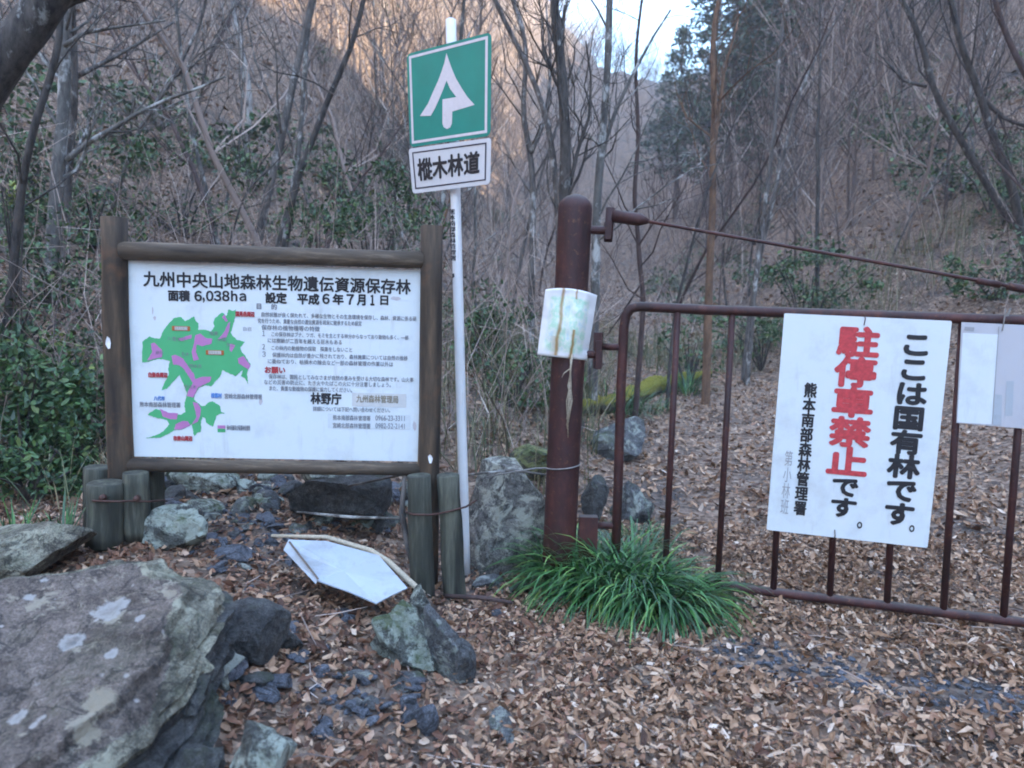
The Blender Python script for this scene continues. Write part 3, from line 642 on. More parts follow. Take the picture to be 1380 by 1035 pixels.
def map_notice():
    # a laminated sheet bowed round the post's front
    nx, ny = 41, 31; c = at(765, 437, YG - .1)
    V = []; 
    TLp, TRp, BRp, BLp = (735, 390), (805, 398), (791, 486), (724, 478)
    for j in range(ny):
        b = j / (ny - 1)
        for i in range(nx):
            a = i / (nx - 1)
            u = (1 - a) * ((1 - b) * TLp[0] + b * BLp[0]) + a * ((1 - b) * TRp[0] + b * BRp[0])
            v = (1 - a) * ((1 - b) * TLp[1] + b * BLp[1]) + a * ((1 - b) * TRp[1] + b * BRp[1]) - 5.0 * (1 - (2 * a - 1) ** 2) * (1 - b)
            Y = YG - .103 + .075 * max(0, abs(2 * a - 1) - .25) ** 1.6 + .008 * math.sin(b * 5 + a * 3) + (.03 * max(0, a - .82) / .18 if b < .9 else .02 * max(0, a - .82) / .18)
            Y += .010 * mnoise.fractal(Vector((a * 3, b * 3, 1.7)), .9, 2.1, 4); V.append(tuple(at(u, v, Y)))
    n0 = len(V); V2 = [(x, y + .0025, z) for x, y, z in V]
    Q = [(j * nx + i, j * nx + i + 1, (j + 1) * nx + i + 1, (j + 1) * nx + i) for j in range(ny - 1) for i in range(nx - 1)]
    Q2 = [tuple(n0 + k for k in reversed(q)) for q in Q]
    bd = [i for i in range(nx)] + [j * nx + nx - 1 for j in range(1, ny)] + [(ny - 1) * nx + i for i in range(nx - 2, -1, -1)] + [j * nx for j in range(ny - 2, 0, -1)]
    Q3 = [(bd[k], n0 + bd[k], n0 + bd[(k + 1) % len(bd)], bd[(k + 1) % len(bd)]) for k in range(len(bd))]
    root = thing('map_notice', c, 'faded laminated map sheet with rust runs wrapped on the gate post', 'notice')
    me = np_mesh('sheet', V + V2, np.array(Q + Q2 + Q3))
    uvl = me.uv_layers.new(name='UVMap')
    for lp in me.loops:
        k = lp.vertex_index % n0; uvl.data[lp.index].uv = ((k % nx) / (nx - 1), 1 - (k // nx) / (ny - 1))
    link_mesh('sheet', me, M['map_notice'], root, True)
    rs = np.random.RandomState(3); mb = MB()
    for k in range(9):
        dx = (rs.rand() - .5) * .012; ln = 560 + 32 * rs.rand()
        mb.tube([at(770 + dx * 300, 484, YG - .1), at(769, 500, YG - .104), at(768 + rs.randn() * 1.2, 520, YG - .102), at(767.5 + rs.randn() * 2.2, 540, YG - .1), at(766 + rs.randn() * 2.4, ln, YG - .1)], .0022, 4)
    mb.tube([at(771, 478, YG - .108), at(769, 496, YG - .106), at(768, 515, YG - .104)], [.006, .005, .003], 6); 
    mb.tube([at(768, 497, YG - .106), at(760, 503, YG - .108), at(757, 509, YG - .1)], [.003, .003, .001], 4)
    mb.build('frayed_cord', M['rope'], root, True)
    adopt(root)
map_notice()

# ------------------------------------------------------------------ stones
def ico(sub=4):
    bm = bmesh.new(); bmesh.ops.create_icosphere(bm, subdivisions=sub, radius=1)
    V = np.array([v.co[:] for v in bm.verts]); T = np.array([[v.index for v in f.verts] for f in bm.faces]); bm.free(); return V, T
_ICO = {k: ico(k) for k in (2, 3, 4, 5)}
def fbm(V, sc_, seed, oct_=4):
    off = Vector((seed * 3.17 % 50, seed * 7.3 % 50, seed * 1.9 % 50))
    return np.array([mnoise.fractal(Vector(v) * sc_ + off, .9, 2.1, oct_) for v in V])
def rock_shape(h, seed, cuts=10, sub=4, rough=.1, strata=0.0, tilt=None, lo=.42, boxy=0):
    rs = np.random.RandomState(seed); V, T = _ICO[sub]; V = V.copy()
    if boxy: V = V / (np.abs(V) ** boxy).sum(1)[:, None] ** (1.0 / boxy)
    for k in range(cuts):
        n = rs.randn(3); n /= np.linalg.norm(n); d = lo + (.95 - lo) * rs.rand()
        q = V @ n; m = q > d; V[m] -= (q[m] - d)[:, None] * n * .98
    V *= np.array(h)
    nn = V / (np.linalg.norm(V, axis=1)[:, None] + 1e-9)
    s = float(np.mean(h)); V = V + nn * ((fbm(V / s, 1.6, seed, 5) + .35 * np.abs(fbm(V / s, 5.0, seed + 2, 3))) * rough * s)[:, None]
    if strata:
        a = np.array(tilt if tilt is not None else (0, .2, 1.0)); a = a / np.linalg.norm(a)
        q = V @ a / s; V = V + (nn - (nn @ a)[:, None] * a) * (strata * s * (np.sign(np.sin(q * 19 + fbm(V / s, 1.0, seed + 5, 2) * 3)) * .5))[:, None]
    return V, T
def stone(name, label, cat, bbox, mat, seed, dy=None, sink=.15, rz=0.0, Y=None, group=None, tip=(0, 0), **kw):
    u0, v0, u1, v1 = bbox; u = (u0 + u1) / 2
    if Y is None: g = ground_hit(u, v1 - (v1 - v0) * .12); Y = g.y
    c = at(u, (v0 + v1) / 2, Y); hx = (u1 - u0) / 2 / F * Y; hz = (v1 - v0) / 2 / F * Y
    hy = dy if dy else hx * .8
    V, T = rock_shape((hx * 1.08, hy, hz * (1.12 + sink)), seed, **kw)
    Rm = np.array((Matrix.Rotation(tip[0], 3, 'X') @ Matrix.Rotation(tip[1], 3, 'Y') @ Matrix.Rotation(rz, 3, 'Z')).to_3x3())
    V = V @ Rm.T - np.array([0, 0, hz * sink * .6])
    o = link_mesh(name, np_mesh(name, V, T), M[mat], None, False); o.location = c
    tag(o, label, cat, group); return o
def slab_rock():
    """the big slab: its top face as polygon, an edge of broken layers below"""
    top = [(-140, 800, 2.1), (0, 757, 2.22), (60, 746, 2.27), (130, 740, 2.3), (205, 737, 2.32), (245, 746, 2.28), (292, 782, 2.17), (290, 806, 2.1), (268, 842, 2.0), (250, 884, 1.92), (222, 926, 1.83), (184, 962, 1.74), (138, 1000, 1.66), (90, 1036, 1.58), (-20, 1100, 1.5), (-140, 1120, 1.5), (-260, 1000, 1.6), (-240, 880, 1.85)]
    P = np.array([at(u, v, Y) for u, v, Y in top]); c = P.mean(0); n = len(P)
    d = np.linalg.norm(np.roll(P, -1, 0) - P, axis=1); cs = np.concatenate([[0], np.cumsum(d)]); m = 300
    t = np.linspace(0, cs[-1], m, endpoint=False); k = np.clip(np.searchsorted(cs, t, 'right') - 1, 0, n - 1); f = ((t - cs[k]) / d[k])[:, None]
    E = P[k] * (1 - f) + np.roll(P, -1, 0)[k] * f
    rs = np.random.RandomState(2)
    pl = np.linalg.svd(P - c)[2][2]; pl = pl if pl[2] > 0 else -pl
    E = E + fbm(E, 6.0, 3, 4)[:, None] * .035 * np.array([1, 1, .2])
    def on_top(u, v): return tuple(on_plane(u, v, Vector(c), Vector(pl)))
    pale, tan = (.45, .44, .42), (.34, .3, .225)
    lichen_patches(M['rock_slab'], [(on_top(u, v), r, col, k) for u, v, r, col, k in ((148, 818, .05, pale, .5), (96, 860, .036, pale, .35), (40, 800, .02, pale, .8), (150, 880, .018, pale, .7), (45, 915, .022, pale, .7), (190, 835, .016, pale, .7), (135, 945, .045, tan, .9), (122, 985, .034, tan, .8), (180, 950, .02, tan, .7), (20, 960, .03, pale, .6), (75, 800, .018, pale, .8), (230, 800, .02, tan, .8), (60, 775, .02, pale, .8))])
    rings = []
    for a in np.linspace(.03, 1, 46):
        Q = c + (E - c) * a
        Q = Q + pl * (fbm(Q, 3.0, 9, 6) * .022 + fbm(Q, 14.0, 4, 3) * .006 - .028 * sstep(.86, 1.0, a))[:, None]
        # a lighter broken step along the rim
        q = fbm(Q, 4.0, 21, 3); rim = sstep(.80, .83, a + .06 * q); Q = Q - pl * (rim * .03)[:, None]
        rings.append(Q)
    last = rings[-1]; down = np.array([0, 0, -1.0])
    for j in range(1, 40):
        z = j / 39; ly = fbm(np.stack([E[:, 0] * .8, E[:, 1] * .8, np.full(m, z * 7)], -1), 1.5, 31, 3)
        lay = np.sign(np.sin(z * 40 + ly * 5)) * .016 + ly * .035
        inw = .045 * np.sin(min(z * 2.4, 1.0) * 1.57) - .22 * max(z - .35, 0) ** 1.2 + lay * min(1, z * 8)
        dirv = (E - c); dirv = dirv / np.linalg.norm(dirv, axis=1)[:, None]
        rings.append(last + down * (.42 * z) + dirv * inw[:, None])
    V = np.vstack(rings + [c[None] + pl * .0]); nr = len(rings)
    i = np.arange(nr - 1)[:, None] * m; j = np.arange(m)[None]; j2 = (j + 1) % m
    Q = np.stack([i + j, i + m + j, i + m + j2, i + j2], -1).reshape(-1, 4); T = np.array([(len(V) - 1, q, (q + 1) % m) for q in range(m)])
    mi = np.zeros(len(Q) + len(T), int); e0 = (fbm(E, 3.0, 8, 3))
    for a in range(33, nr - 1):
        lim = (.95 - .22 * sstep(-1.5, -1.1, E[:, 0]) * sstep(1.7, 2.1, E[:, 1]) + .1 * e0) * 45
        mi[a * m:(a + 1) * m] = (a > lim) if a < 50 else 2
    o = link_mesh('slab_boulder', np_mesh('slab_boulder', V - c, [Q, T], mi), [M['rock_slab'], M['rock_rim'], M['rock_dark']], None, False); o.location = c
    tag(o, 'huge flat topped purple grey slab with pale round lichen spots', 'boulder')
slab_rock()
stone('rock', 'pale lichened rock with green moss below the notice board', 'rock', (188, 684, 294, 748), 'rock_lichen', 5, cuts=12, rough=.16)
stone('rock', 'dark smooth grey rock half buried in leaves beside the huge slab', 'rock', (286, 812, 398, 900), 'rock_dark', 8, cuts=9, rough=.07, strata=.03, tilt=(.8, 0, .6))
stone('rock', 'jagged lichened rock with a black mossy hollow under the fallen white sheet', 'rock', (492, 800, 602, 905), 'rock_lichen', 12, cuts=14, rough=.18, dy=.13, tip=(0, -.5))
stone('rock', 'pale lichened knob crowning the jagged mossy rock', 'rock', (543, 786, 590, 850), 'rock_lichen', 61, Y=3.02, dy=.06, cuts=12, rough=.15)
stone('rock', 'small pale lichened rock leaning against the jagged mossy rock', 'rock', (572, 815, 634, 925), 'rock_grey', 15, cuts=12, rough=.12, dy=.1, tip=(0, -.35))
stone('standing_rock', 'tall squared grey block standing between white pole and gate post', 'rock', (628, 632, 738, 800), 'rock_block', 18, Y=4.3, dy=.22, cuts=7, rough=.07, sub=5, lo=.72, boxy=7, rz=.25)
stone('flat_rock', 'long pale flat rock with grass behind the huge slab', 'rock', (-110, 728, 104, 792), 'rock_rim', 23, Y=3.1, dy=.3, cuts=8, rough=.12, tip=(.1, -.24), boxy=4, lo=.55)
stone('rock', 'lichened grey rock at the lower picture edge beside leaves', 'rock', (292, 980, 414, 1075), 'rock_lichen', 27, Y=1.75, dy=.1, cuts=12, rough=.12)
stone('rock', 'blue grey slate block under the huge slab', 'rock', (222, 985, 292, 1095), 'rock_dark', 29, Y=1.78, dy=.12, cuts=12, rough=.12, tip=(.2, .3), strata=.05, tilt=(.6, 0, .8))
stone('rock', 'broad dark shadowed slab under the board near its right post', 'rock', (398, 642, 520, 688), 'rock_dark', 33, Y=4.3, dy=.2, cuts=5, rough=.08, boxy=5, lo=.65)
stone('rock', 'pale weathered stone on top of the dark slab under the board', 'rock', (405, 632, 480, 652), 'rock_lichen', 34, Y=4.25, dy=.1, cuts=9, rough=.08)
stone('rock', 'dark wedge shaped rock on the road edge behind the gate post', 'rock', (772, 572, 868, 616), 'rock_grey', 37, dy=.3, cuts=11, rough=.14, tip=(.1, -.25), boxy=4, lo=.5, sink=.0, strata=.03)
stone('rock', 'broken grey rock seen between first gate bars', 'rock', (818, 645, 882, 700), 'rock_grey', 39, Y=5.2, dy=.2, cuts=12, rough=.16)
stone('rock', 'low dark rock beside the lowest gate hinge', 'rock', (776, 640, 822, 700), 'rock_dark', 41, Y=4.9, dy=.2, cuts=11, rough=.12)
stone('rock', 'yellow mossy rock beyond the standing block', 'rock', (688, 592, 748, 640), 'rock_mossy', 43, Y=5.4, dy=.2, cuts=9, rough=.14)
stone('rock', 'pale lichened outcrop under the left half of the board', 'rock', (225, 632, 318, 668), 'rock_lichen', 45, Y=4.5, dy=.2, cuts=9, rough=.12)
stone('rock', 'grey slate slab lying flat above the fallen white sheet', 'rock', (290, 735, 350, 756), 'slate', 47, cuts=8, rough=.05)
stone('rock', 'blue grey angular stone alone on the leaves at the lower edge', 'rock', (553, 946, 592, 992), 'slate', 49, cuts=9, rough=.05)
# slate chips strewn over the bank
rs = np.random.RandomState(77); chips = []
for k in range(6):
    V, T = rock_shape((.06, .045, .018), 100 + k, cuts=11, sub=2, rough=.08); chips.append(np_mesh('slate_chip', V, T)); chips[-1].materials.append(M['slate'] if k < 4 else M['rock_grey'])
for me in chips: me.polygons.foreach_set('use_smooth', np.zeros(len(me.polygons), bool))
spots = []
for (u0, v0, u1, v1, n) in ((285, 690, 400, 800, 26), (300, 640, 545, 725, 40), (270, 860, 330, 960, 12), (430, 900, 560, 1000, 26), (390, 760, 500, 900, 8), (620, 780, 720, 1000, 5), (225, 690, 300, 740, 8)):
    spots += [(u0 + (u1 - u0) * rs.rand(), v0 + (v1 - v0) * rs.rand()) for _ in range(n)]
for k, (u, v) in enumerate(spots):
    g = ground_hit(u, v); o = bpy.data.objects.new('slate_chip', chips[k % 6]); COL.objects.link(o)
    s = .35 + 1.0 * rs.rand() ** 1.6; o.location = (g.x, g.y, Hf(g.x, g.y) + .012); o.scale = (s, s * (.7 + .5 * rs.rand()), s * (.8 + .9 * rs.rand()))
    o.rotation_euler = ((rs.rand() - .5) * .9, (rs.rand() - .5) * .9, rs.rand() * 6.3); tag(o, 'small flat blue grey slate chip lying among the leaves of the bank', 'stone', 'slate chips strewn on the bank')
med = []
for k in range(8):
    V, T = rock_shape((.1, .075, .05), 200 + k, cuts=10, sub=3, rough=.12); med.append(np_mesh('bank_stone', V, T)); med[-1].materials.append(M[('rock_grey', 'rock_dark', 'rock_lichen', 'slate')[k % 4]]); med[-1].polygons.foreach_set('use_smooth', np.zeros(len(med[-1].polygons), bool))
k = 0
for (u0, v0, u1, v1, n) in ((225, 640, 400, 700, 34), (320, 655, 550, 720, 40), (540, 650, 620, 700, 5), (270, 770, 400, 960, 9), (640, 790, 700, 820, 3)):
    for _ in range(n):
        u, v = u0 + (u1 - u0) * rs.rand(), v0 + (v1 - v0) * rs.rand(); g = ground_hit(u, v); o = bpy.data.objects.new('bank_stone', med[k % 8]); COL.objects.link(o); k += 1
        s = .4 + .9 * rs.rand() ** 1.3; o.location = (g.x, g.y, Hf(g.x, g.y) + .02 * s); o.scale = (s, s * (.8 + .4 * rs.rand()), s * (.7 + .7 * rs.rand())); o.rotation_euler = ((rs.rand() - .5) * .7, (rs.rand() - .5) * .7, rs.rand() * 6.3)
        tag(o, 'fist sized grey stone jumbled with others on the bank under the board', 'stone', 'stones jumbled on the bank')
# mossy log
def mossy_log():
    P = [ground_hit(u, v + 10) for u, v in ((782, 552), (812, 541), (848, 528), (885, 517), (922, 507), (955, 500))]
    for _ in range(2): P = [P[0]] + [(P[k - 1] + P[k] * 2 + P[k + 1]) / 4 for k in range(1, 5)] + [P[5]]
    P = [Vector((p.x, p.y, Hf(p.x, p.y) + .08)) for p in P]
    mb = MB(); t = np.linspace(0, 5, 40); Pi = np.array([[np.interp(q, range(6), [p[a] for p in P]) for a in range(3)] for q in t])
    rr = np.interp(t, [0, 1, 2.5, 4, 5], [.06, .11, .15, .11, .06]); mb.tube(Pi, rr, 28, True, (.12, np.random.RandomState(4)))
    V, Q, T = mb.arrays(); V = V + (fbm(V, 3.5, 6, 4) * .05 + fbm(V, 14.0, 7, 3) * .02)[:, None] * np.array([.3, .6, 1])
    c = np.array(P[2]); o = link_mesh('mossy_log', np_mesh('mossy_log', V - c, [Q, T]), M['moss_log'], None, True); o.location = c; tag(o, 'fallen log thick with yellow moss at the road edge behind the gate', 'log')
mossy_log()
# fallen white sheet and the stick behind it
def fallen_sheet():
    px = [(389, 727, 3.38), (440, 729, 3.42), (480, 740, 3.42), (510, 748, 3.40), (549, 792, 3.12), (526, 803, 3.06), (507, 813, 3.02), (470, 797, 3.06), (427, 782, 3.12), (424, 778, 3.13), (384, 738, 3.34)]
    W = np.array([at(*p) for p in px]); c = W.mean(0)
    root = thing('fallen_sheet', c, 'bent white metal sheet lying on the leaves below the board', 'metal sheet')
    n = len(W); up = np.linalg.svd(W - c)[2][2]; up = up if up[2] > 0 else -up
    V = np.vstack([W, W - up * .006, c[None] - up * .012, c[None] - up * .018]); Q = [(k, (k + 1) % n, n + (k + 1) % n, n + k) for k in range(n)]
    T = [(2 * n, (k + 1) % n, k) for k in range(n)] + [(2 * n + 1, n + k, n + (k + 1) % n) for k in range(n)]
    MB().add(V, Q, T).build('sheet', M['white_metal'], root)
    fl = np.array([at(389, 727, 3.375), at(429, 780, 3.115), at(425.5, 787, 3.10), at(382, 741, 3.33)]); MB().add(np.vstack([fl, fl + (0, .004, -.002)]), [(0, 1, 2, 3), (7, 6, 5, 4), (0, 4, 5, 1), (1, 5, 6, 2), (2, 6, 7, 3), (3, 7, 4, 0)]).build('folded_edge', M['white_metal'], root)
    re_ = np.array([at(391, 729, 3.365), at(430.5, 780, 3.105), at(428, 781.5, 3.10), at(389, 731, 3.36)]) + (0, -.004, .002); MB().add(re_, [(0, 1, 2, 3)]).build('rusty_edge', M['label_orange_dull'], root)
    adopt(root)
    P = [at(*p) for p in ((366, 722, 3.52), (440, 724, 3.5), (500, 742, 3.46), (523, 757, 3.42), (570, 800, 3.2))]
    mb = MB(); mb.tube(P, [.008, .011, .014, .015, .013], 10, True, (.2, np.random.RandomState(1)))
    V, Q, T = mb.arrays(); o = link_mesh('fallen_branch', np_mesh('fallen_branch', V - np.array(P[2]), [Q, T]), M['rope'], None, True); o.location = P[2]; tag(o, 'pale peeled branch lying behind the bent white sheet', 'branch')
fallen_sheet()
def stick(pts, r, mat, label):
    P = [at(*p) for p in pts]; mb = MB(); mb.tube(P, r, 7, True, (.2, np.random.RandomState(9))); V, Q, T = mb.arrays(); c = np.array(P[0])
    o = link_mesh('fallen_branch', np_mesh('fallen_branch', V - c, [Q, T]), M[mat], None, True); o.location = P[0]; tag(o, label, 'branch')
stick([(546, 640, 3.75), (541, 690, 3.72), (549, 735, 3.66), (556, 768, 3.6)], [.01, .016, .014, .009], 'bark_grey', 'dark upright dead branch against the stakes right of the board')
stick([(400, 690, 4.0), (470, 697, 3.95), (545, 699, 3.8)], [.007, .009, .006], 'bark_mottled', 'thin pale stick lying across stones under the board')
stick([(470, 655, 4.05), (540, 640, 3.95), (590, 652, 3.9)], [.006, .008, .006], 'bark_grey', 'thin grey stick under the lower rail of the board')
stick([(628, 640, 4.2), (690, 634, 4.1), (738, 640, 4.02)], [.006, .008, .005], 'bark_mottled', 'pale thin stick resting on top of the standing block')
stick([(600, 803, 3.6), (650, 806, 3.55), (690, 812, 3.45)], [.012, .012, .008], 'bark_brown', 'brown stick flat on the leaves between stakes and tussock')
stick([(1148, 948, 2.75), (1180, 937, 2.8), (1215, 925, 2.85)], [.004, .005, .003], 'bark_grey', 'thin grey twig on the road leaves under the big sign')

# ------------------------------------------------------------------ leaves on the ground
def leaves_np(n, X, Y, Z, L, W, rs, tilt=.6):
    h = (rs.rand(n) - .15) * .6 * L
    t = np.stack([np.stack([np.zeros(n), np.zeros(n), h * .5], -1), np.stack([.3 * L, .5 * W, h * .7], -1), np.stack([.72 * L, .4 * W, h * .35], -1), np.stack([L, 0 * L, h * rs.rand(n)], -1), np.stack([.72 * L, -.4 * W, h * .35], -1), np.stack([.3 * L, -.5 * W, h * .7], -1)], 1)
    t[:, :, 0] -= (L / 2)[:, None]
    t[:, 0, 2] -= h * .2
    a = rs.rand(n) * 6.283; b = rs.randn(n) * tilt * .6; c = rs.randn(n) * tilt * .6
    def rot(v, i, j, g):
        cs, sn = np.cos(g)[:, None], np.sin(g)[:, None]; x, y = v[:, :, i].copy(), v[:, :, j].copy(); v[:, :, i] = x * cs - y * sn; v[:, :, j] = x * sn + y * cs
    rot(t, 1, 2, b); rot(t, 0, 2, c); rot(t, 0, 1, a)
    t += np.stack([X, Y, Z], -1)[:, None]
    k = np.arange(n)[:, None] * 6
    Q = np.concatenate([k + [0, 3, 2, 1], k + [0, 5, 4, 3]], 1).reshape(-1, 4)
    return t.reshape(-1, 3), Q
def seg_dist(X, Y, a, b):
    ax, ay = a; bx, by = b; t = np.clip(((X - ax) * (bx - ax) + (Y - ay) * (by - ay)) / ((bx - ax) ** 2 + (by - ay) ** 2), 0, 1)
    return np.hypot(X - ax - t * (bx - ax), Y - ay - t * (by - ay))
gA, gB, gC = ground_hit(985, 880), ground_hit(1180, 925), ground_hit(1420, 962); gD = ground_hit(470, 955)
gE = ground_hit(320, 720)
def gravel_mask(X, Y):
    d = np.minimum(seg_dist(X, Y, gA[:2], gB[:2]), seg_dist(X, Y, gB[:2], gC[:2])) + .05 * wob(X * 5, Y * 5)
    m = 1 - sstep(.07, .2, d)
    e = np.hypot((X - gA.x - .05) * .8, Y - gA.y) + .06 * wob(X * 6, Y * 6); m = np.maximum(m, .9 * (1 - sstep(.1, .26, e)))
    e = np.hypot(X - gD.x, (Y - gD.y) * 1.2) + .05 * wob(X * 6, Y * 6); m = np.maximum(m, 1 - sstep(.08, .2, e))
    e = np.hypot(X - gE.x, (Y - gE.y)) + .08 * wob(X * 5, Y * 5); return np.maximum(m, .8 * (1 - sstep(.15, .45, e)))
def litter():
    rs = np.random.RandomState(11); Vs = []; Qs = []; Mi = []; n0 = 0
    for n, y0, y1, l0, l1 in ((95000, .9, 5.0, .018, .062), (52000, 5.0, 15.5, .035, .085), (26000, 15, 45, .1, .22)):
        Y = y0 + (y1 - y0) * rs.rand(n) ** (.85 if y0 < 5 else 1); X = (rs.rand(n) * 2 - 1) * (.72 * Y + .5)
        cl = np.clip(.5 + .5 * wob(X * 1.1 + 5, Y * 1.1), 0, 1)
        keep = rs.rand(n) > np.maximum(gravel_mask(X, Y) * .92, .45 * sstep(.35, .8, np.clip(.5 + .5 * wob(X * 2.3 + 1, Y * 2.1 + 4), 0, 1)))
        bankm = sstep(.2, -.6, X) * (Y < 6)
        keep &= rs.rand(n) > bankm * (.25 + .3 * cl)
        X, Y = X[keep], Y[keep]; n = len(X); L = l0 + (l1 - l0) * rs.rand(n) ** 1.7; W = L * (.28 + .3 * rs.rand(n))
        L = np.where(rs.rand(n) < .06, L * 1.7, np.where(rs.rand(n) < .3, L * .55, L)); W = np.minimum(W, L * .75)
        V, Q = leaves_np(n, X, Y, H(X, Y) + .004 + .02 * rs.rand(n), L, W, rs, .85); Vs.append(V); Qs.append(Q + n0); n0 += len(V)
        red = rs.rand(n) < (.05 + .16 * cl[keep] + .62 * sstep(.55, -.5, X) * sstep(7, 3, Y)); Mi.append(np.repeat(red.astype(int), 2))
    o = link_mesh('leaf_litter', np_mesh('leaf_litter', np.vstack(Vs), np.vstack(Qs), np.concatenate(Mi)), [M['leaf_pale'], M['leaf_red']])
    tag(o, 'thick carpet of dry brown fallen leaves over road and bank', 'fallen leaves', kind='stuff')
litter()
def litter_twigs():
    rs = np.random.RandomState(14); mb = MB()
    for _ in range(420):
        Y = 1.3 + 8 * rs.rand() ** 1.3; X = (rs.rand() * 2 - 1) * .72 * Y; a = rs.rand() * 6.28; L = .05 + .28 * rs.rand() ** 2; p = np.array([X, Y, Hf(X, Y) + .02]); d = np.array([math.cos(a), math.sin(a), rs.randn() * .08]); m = p + d * L * .5 + rs.randn(3) * .012
        mb.tube([p, m, p + d * L + (0, 0, .005)], [.0022, .003, .0015], 4, False)
    tag(mb.build('litter_twigs', M['twig'], None), 'small broken twigs scattered among the fallen leaves', 'twigs', kind='stuff')
litter_twigs()
def gravel():
    rs = np.random.RandomState(12); V0, T0 = _ICO[2]; n = 15000; Y = 1.6 + 3.2 * rs.rand(n); X = (rs.rand(n) * 2 - 1) * .8 * Y
    k = rs.rand(n) < gravel_mask(X, Y); X, Y = X[k], Y[k]; n = len(X); base = np.stack([rock_shape((1, .8, .5), 300 + q, 7, 2, .08)[0] for q in range(6)])
    s = .006 + .02 * rs.rand(n) ** 2.5; a = rs.rand(n) * 6.28; B = base[rs.randint(0, 6, n)] * s[:, None, None]
    x = B[:, :, 0] * np.cos(a)[:, None] - B[:, :, 1] * np.sin(a)[:, None]; y = B[:, :, 0] * np.sin(a)[:, None] + B[:, :, 1] * np.cos(a)[:, None]
    V = np.stack([x + X[:, None], y + Y[:, None], B[:, :, 2] + (H(X, Y) + .006)[:, None]], -1).reshape(-1, 3); T = (T0[None] + (np.arange(n) * len(V0))[:, None, None]).reshape(-1, 3)
    tag(link_mesh('gravel', np_mesh('gravel', V, T), M['slate']), 'blue grey gravel showing through the leaves in patches', 'gravel', kind='stuff')
gravel()

# ------------------------------------------------------------------ grasses
def blades(mb, n, base, spread, lens, wid, rs, droop=1.0, up=1.0, k=6, zf=None):
    for _ in range(n):
        a = rs.rand() * 6.283; r = spread * rs.rand() ** .6; p = np.array(base) + (math.cos(a) * r, math.sin(a) * r, 0)
        if zf: p[2] = zf(p[0], p[1])
        a += rs.randn() * .5; L = lens[0] + (lens[1] - lens[0]) * rs.rand(); e = up * (.55 + .85 * rs.rand()); d = np.array([math.cos(a) * math.cos(e), math.sin(a) * math.cos(e), math.sin(e)])
        sd = np.array([-math.sin(a), math.cos(a), 0]); w0 = wid * (.6 + .6 * rs.rand()); V = []
        for q in range(k + 1):
            t = q / k; wd = w0 * min(1, 2.2 * (1 - t) ** .8 + .03) * .5; V += [p - sd * wd, p + sd * wd]
            p = p + d * L / k; d = d + np.array([0, 0, -droop * (1.4 / k) * (.4 + t)]); d /= np.linalg.norm(d)
        mb.add(V, [(2 * q, 2 * q + 1, 2 * q + 3, 2 * q + 2) for q in range(k)])
def tussock(u, v, n, spread, lens, label, seed, wid=.0125, dr=1.75):
    g = ground_hit(u, v); rs = np.random.RandomState(seed); mb = MB(); b = np.array([0, 0, 0.0]); blades(mb, n, b, spread, lens, wid, rs, dr)
    o = mb.build('sedge_tussock', M['blade'], None); o.location = (g.x, g.y, Hf(g.x, g.y) - .01); tag(o, label, 'grass tussock')
def big_tussock():

    rs = np.random.RandomState(1); mb = MB(); c = ground_hit(820, 800); c = Vector((c.x, c.y, Hf(c.x, c.y)))
    for u, v, n, ln, up in ((764, 790, 300, (.24, .5), .9), (805, 802, 380, (.28, .58), .95), (852, 808, 400, (.3, .6), .86), (896, 824, 360, (.28, .56), .72)):
        g = ground_hit(u, v); blades(mb, n, (g.x - c.x, g.y - c.y, Hf(g.x, g.y) - c.z - .01), .13, ln, .0125, rs, 1.95, up, 7)
    o = mb.build('sedge_tussock', M['blade'], None); o.location = c; tag(o, 'dark green arching sedge tussock at the foot of the gate post', 'grass tussock')
    mb = MB(); rs = np.random.RandomState(8)
    for u, v in ((752, 790), (810, 800), (870, 808), (905, 822)):
        g = ground_hit(u, v); blades(mb, 16, (g.x - c.x, g.y - c.y, Hf(g.x, g.y) - c.z), .14, (.2, .48), .008, rs, 2.2, .6, 6)
    mb.build('dead_blades', M['grass'], o)
big_tussock()
tussock(862, 738, 130, .16, (.14, .28), 'low thin green tuft behind the gate between two tussocks and road', 3, .006)
tussock(828, 560, 160, .3, (.3, .6), 'green grassy tuft in front of the mossy log', 4, .012)
tussock(868, 556, 90, .3, (.2, .45), 'thin green tuft before the middle of the mossy log', 7, .01)
tussock(925, 532, 140, .25, (.3, .6), 'green grassy tuft at the thin end of the mossy log', 5, .012)
tussock(20, 742, 60, .08, (.12, .3), 'few green blades at the left edge on the pale flat rock', 9, .009, .6)
tussock(85, 735, 40, .06, (.12, .3), 'few bright green blades growing on the flat rock', 6, .01, .5)
def grass():
    rs = np.random.RandomState(21); mb = MB()
    for k in range(420):
        Y = 5.2 + 8.5 * rs.rand(); X = -1.3 + 2.3 * rs.rand() + .13 * (Y - 5) * (rs.rand() - .2)
        if X > .62 + .17 * (Y - 5.0) - .1: continue
        blades(mb, 7, (X, Y, Hf(X, Y)), .12, (.25, .75), .008, rs, .7, 1.25, 4)
    for k in range(260):
        Y = 13.2 + 3 * rs.rand(); X = 1.0 + 9 * rs.rand(); blades(mb, 7, (X, Y, Hf(X, Y)), .2, (.3, .9), .012, rs, .5, 1.3, 4)
    for k in range(130):
        Y = 4.1 + 2.2 * rs.rand(); X = -4.2 + 2.2 * rs.rand(); blades(mb, 6, (X, Y, Hf(X, Y)), .12, (.2, .5), .009, rs, .8, 1.1, 4)
    tag(mb.build('dry_grass', M['grass'], None), 'rough dry grass along the foot of the wooded slope', 'grass', kind='stuff')
grass()

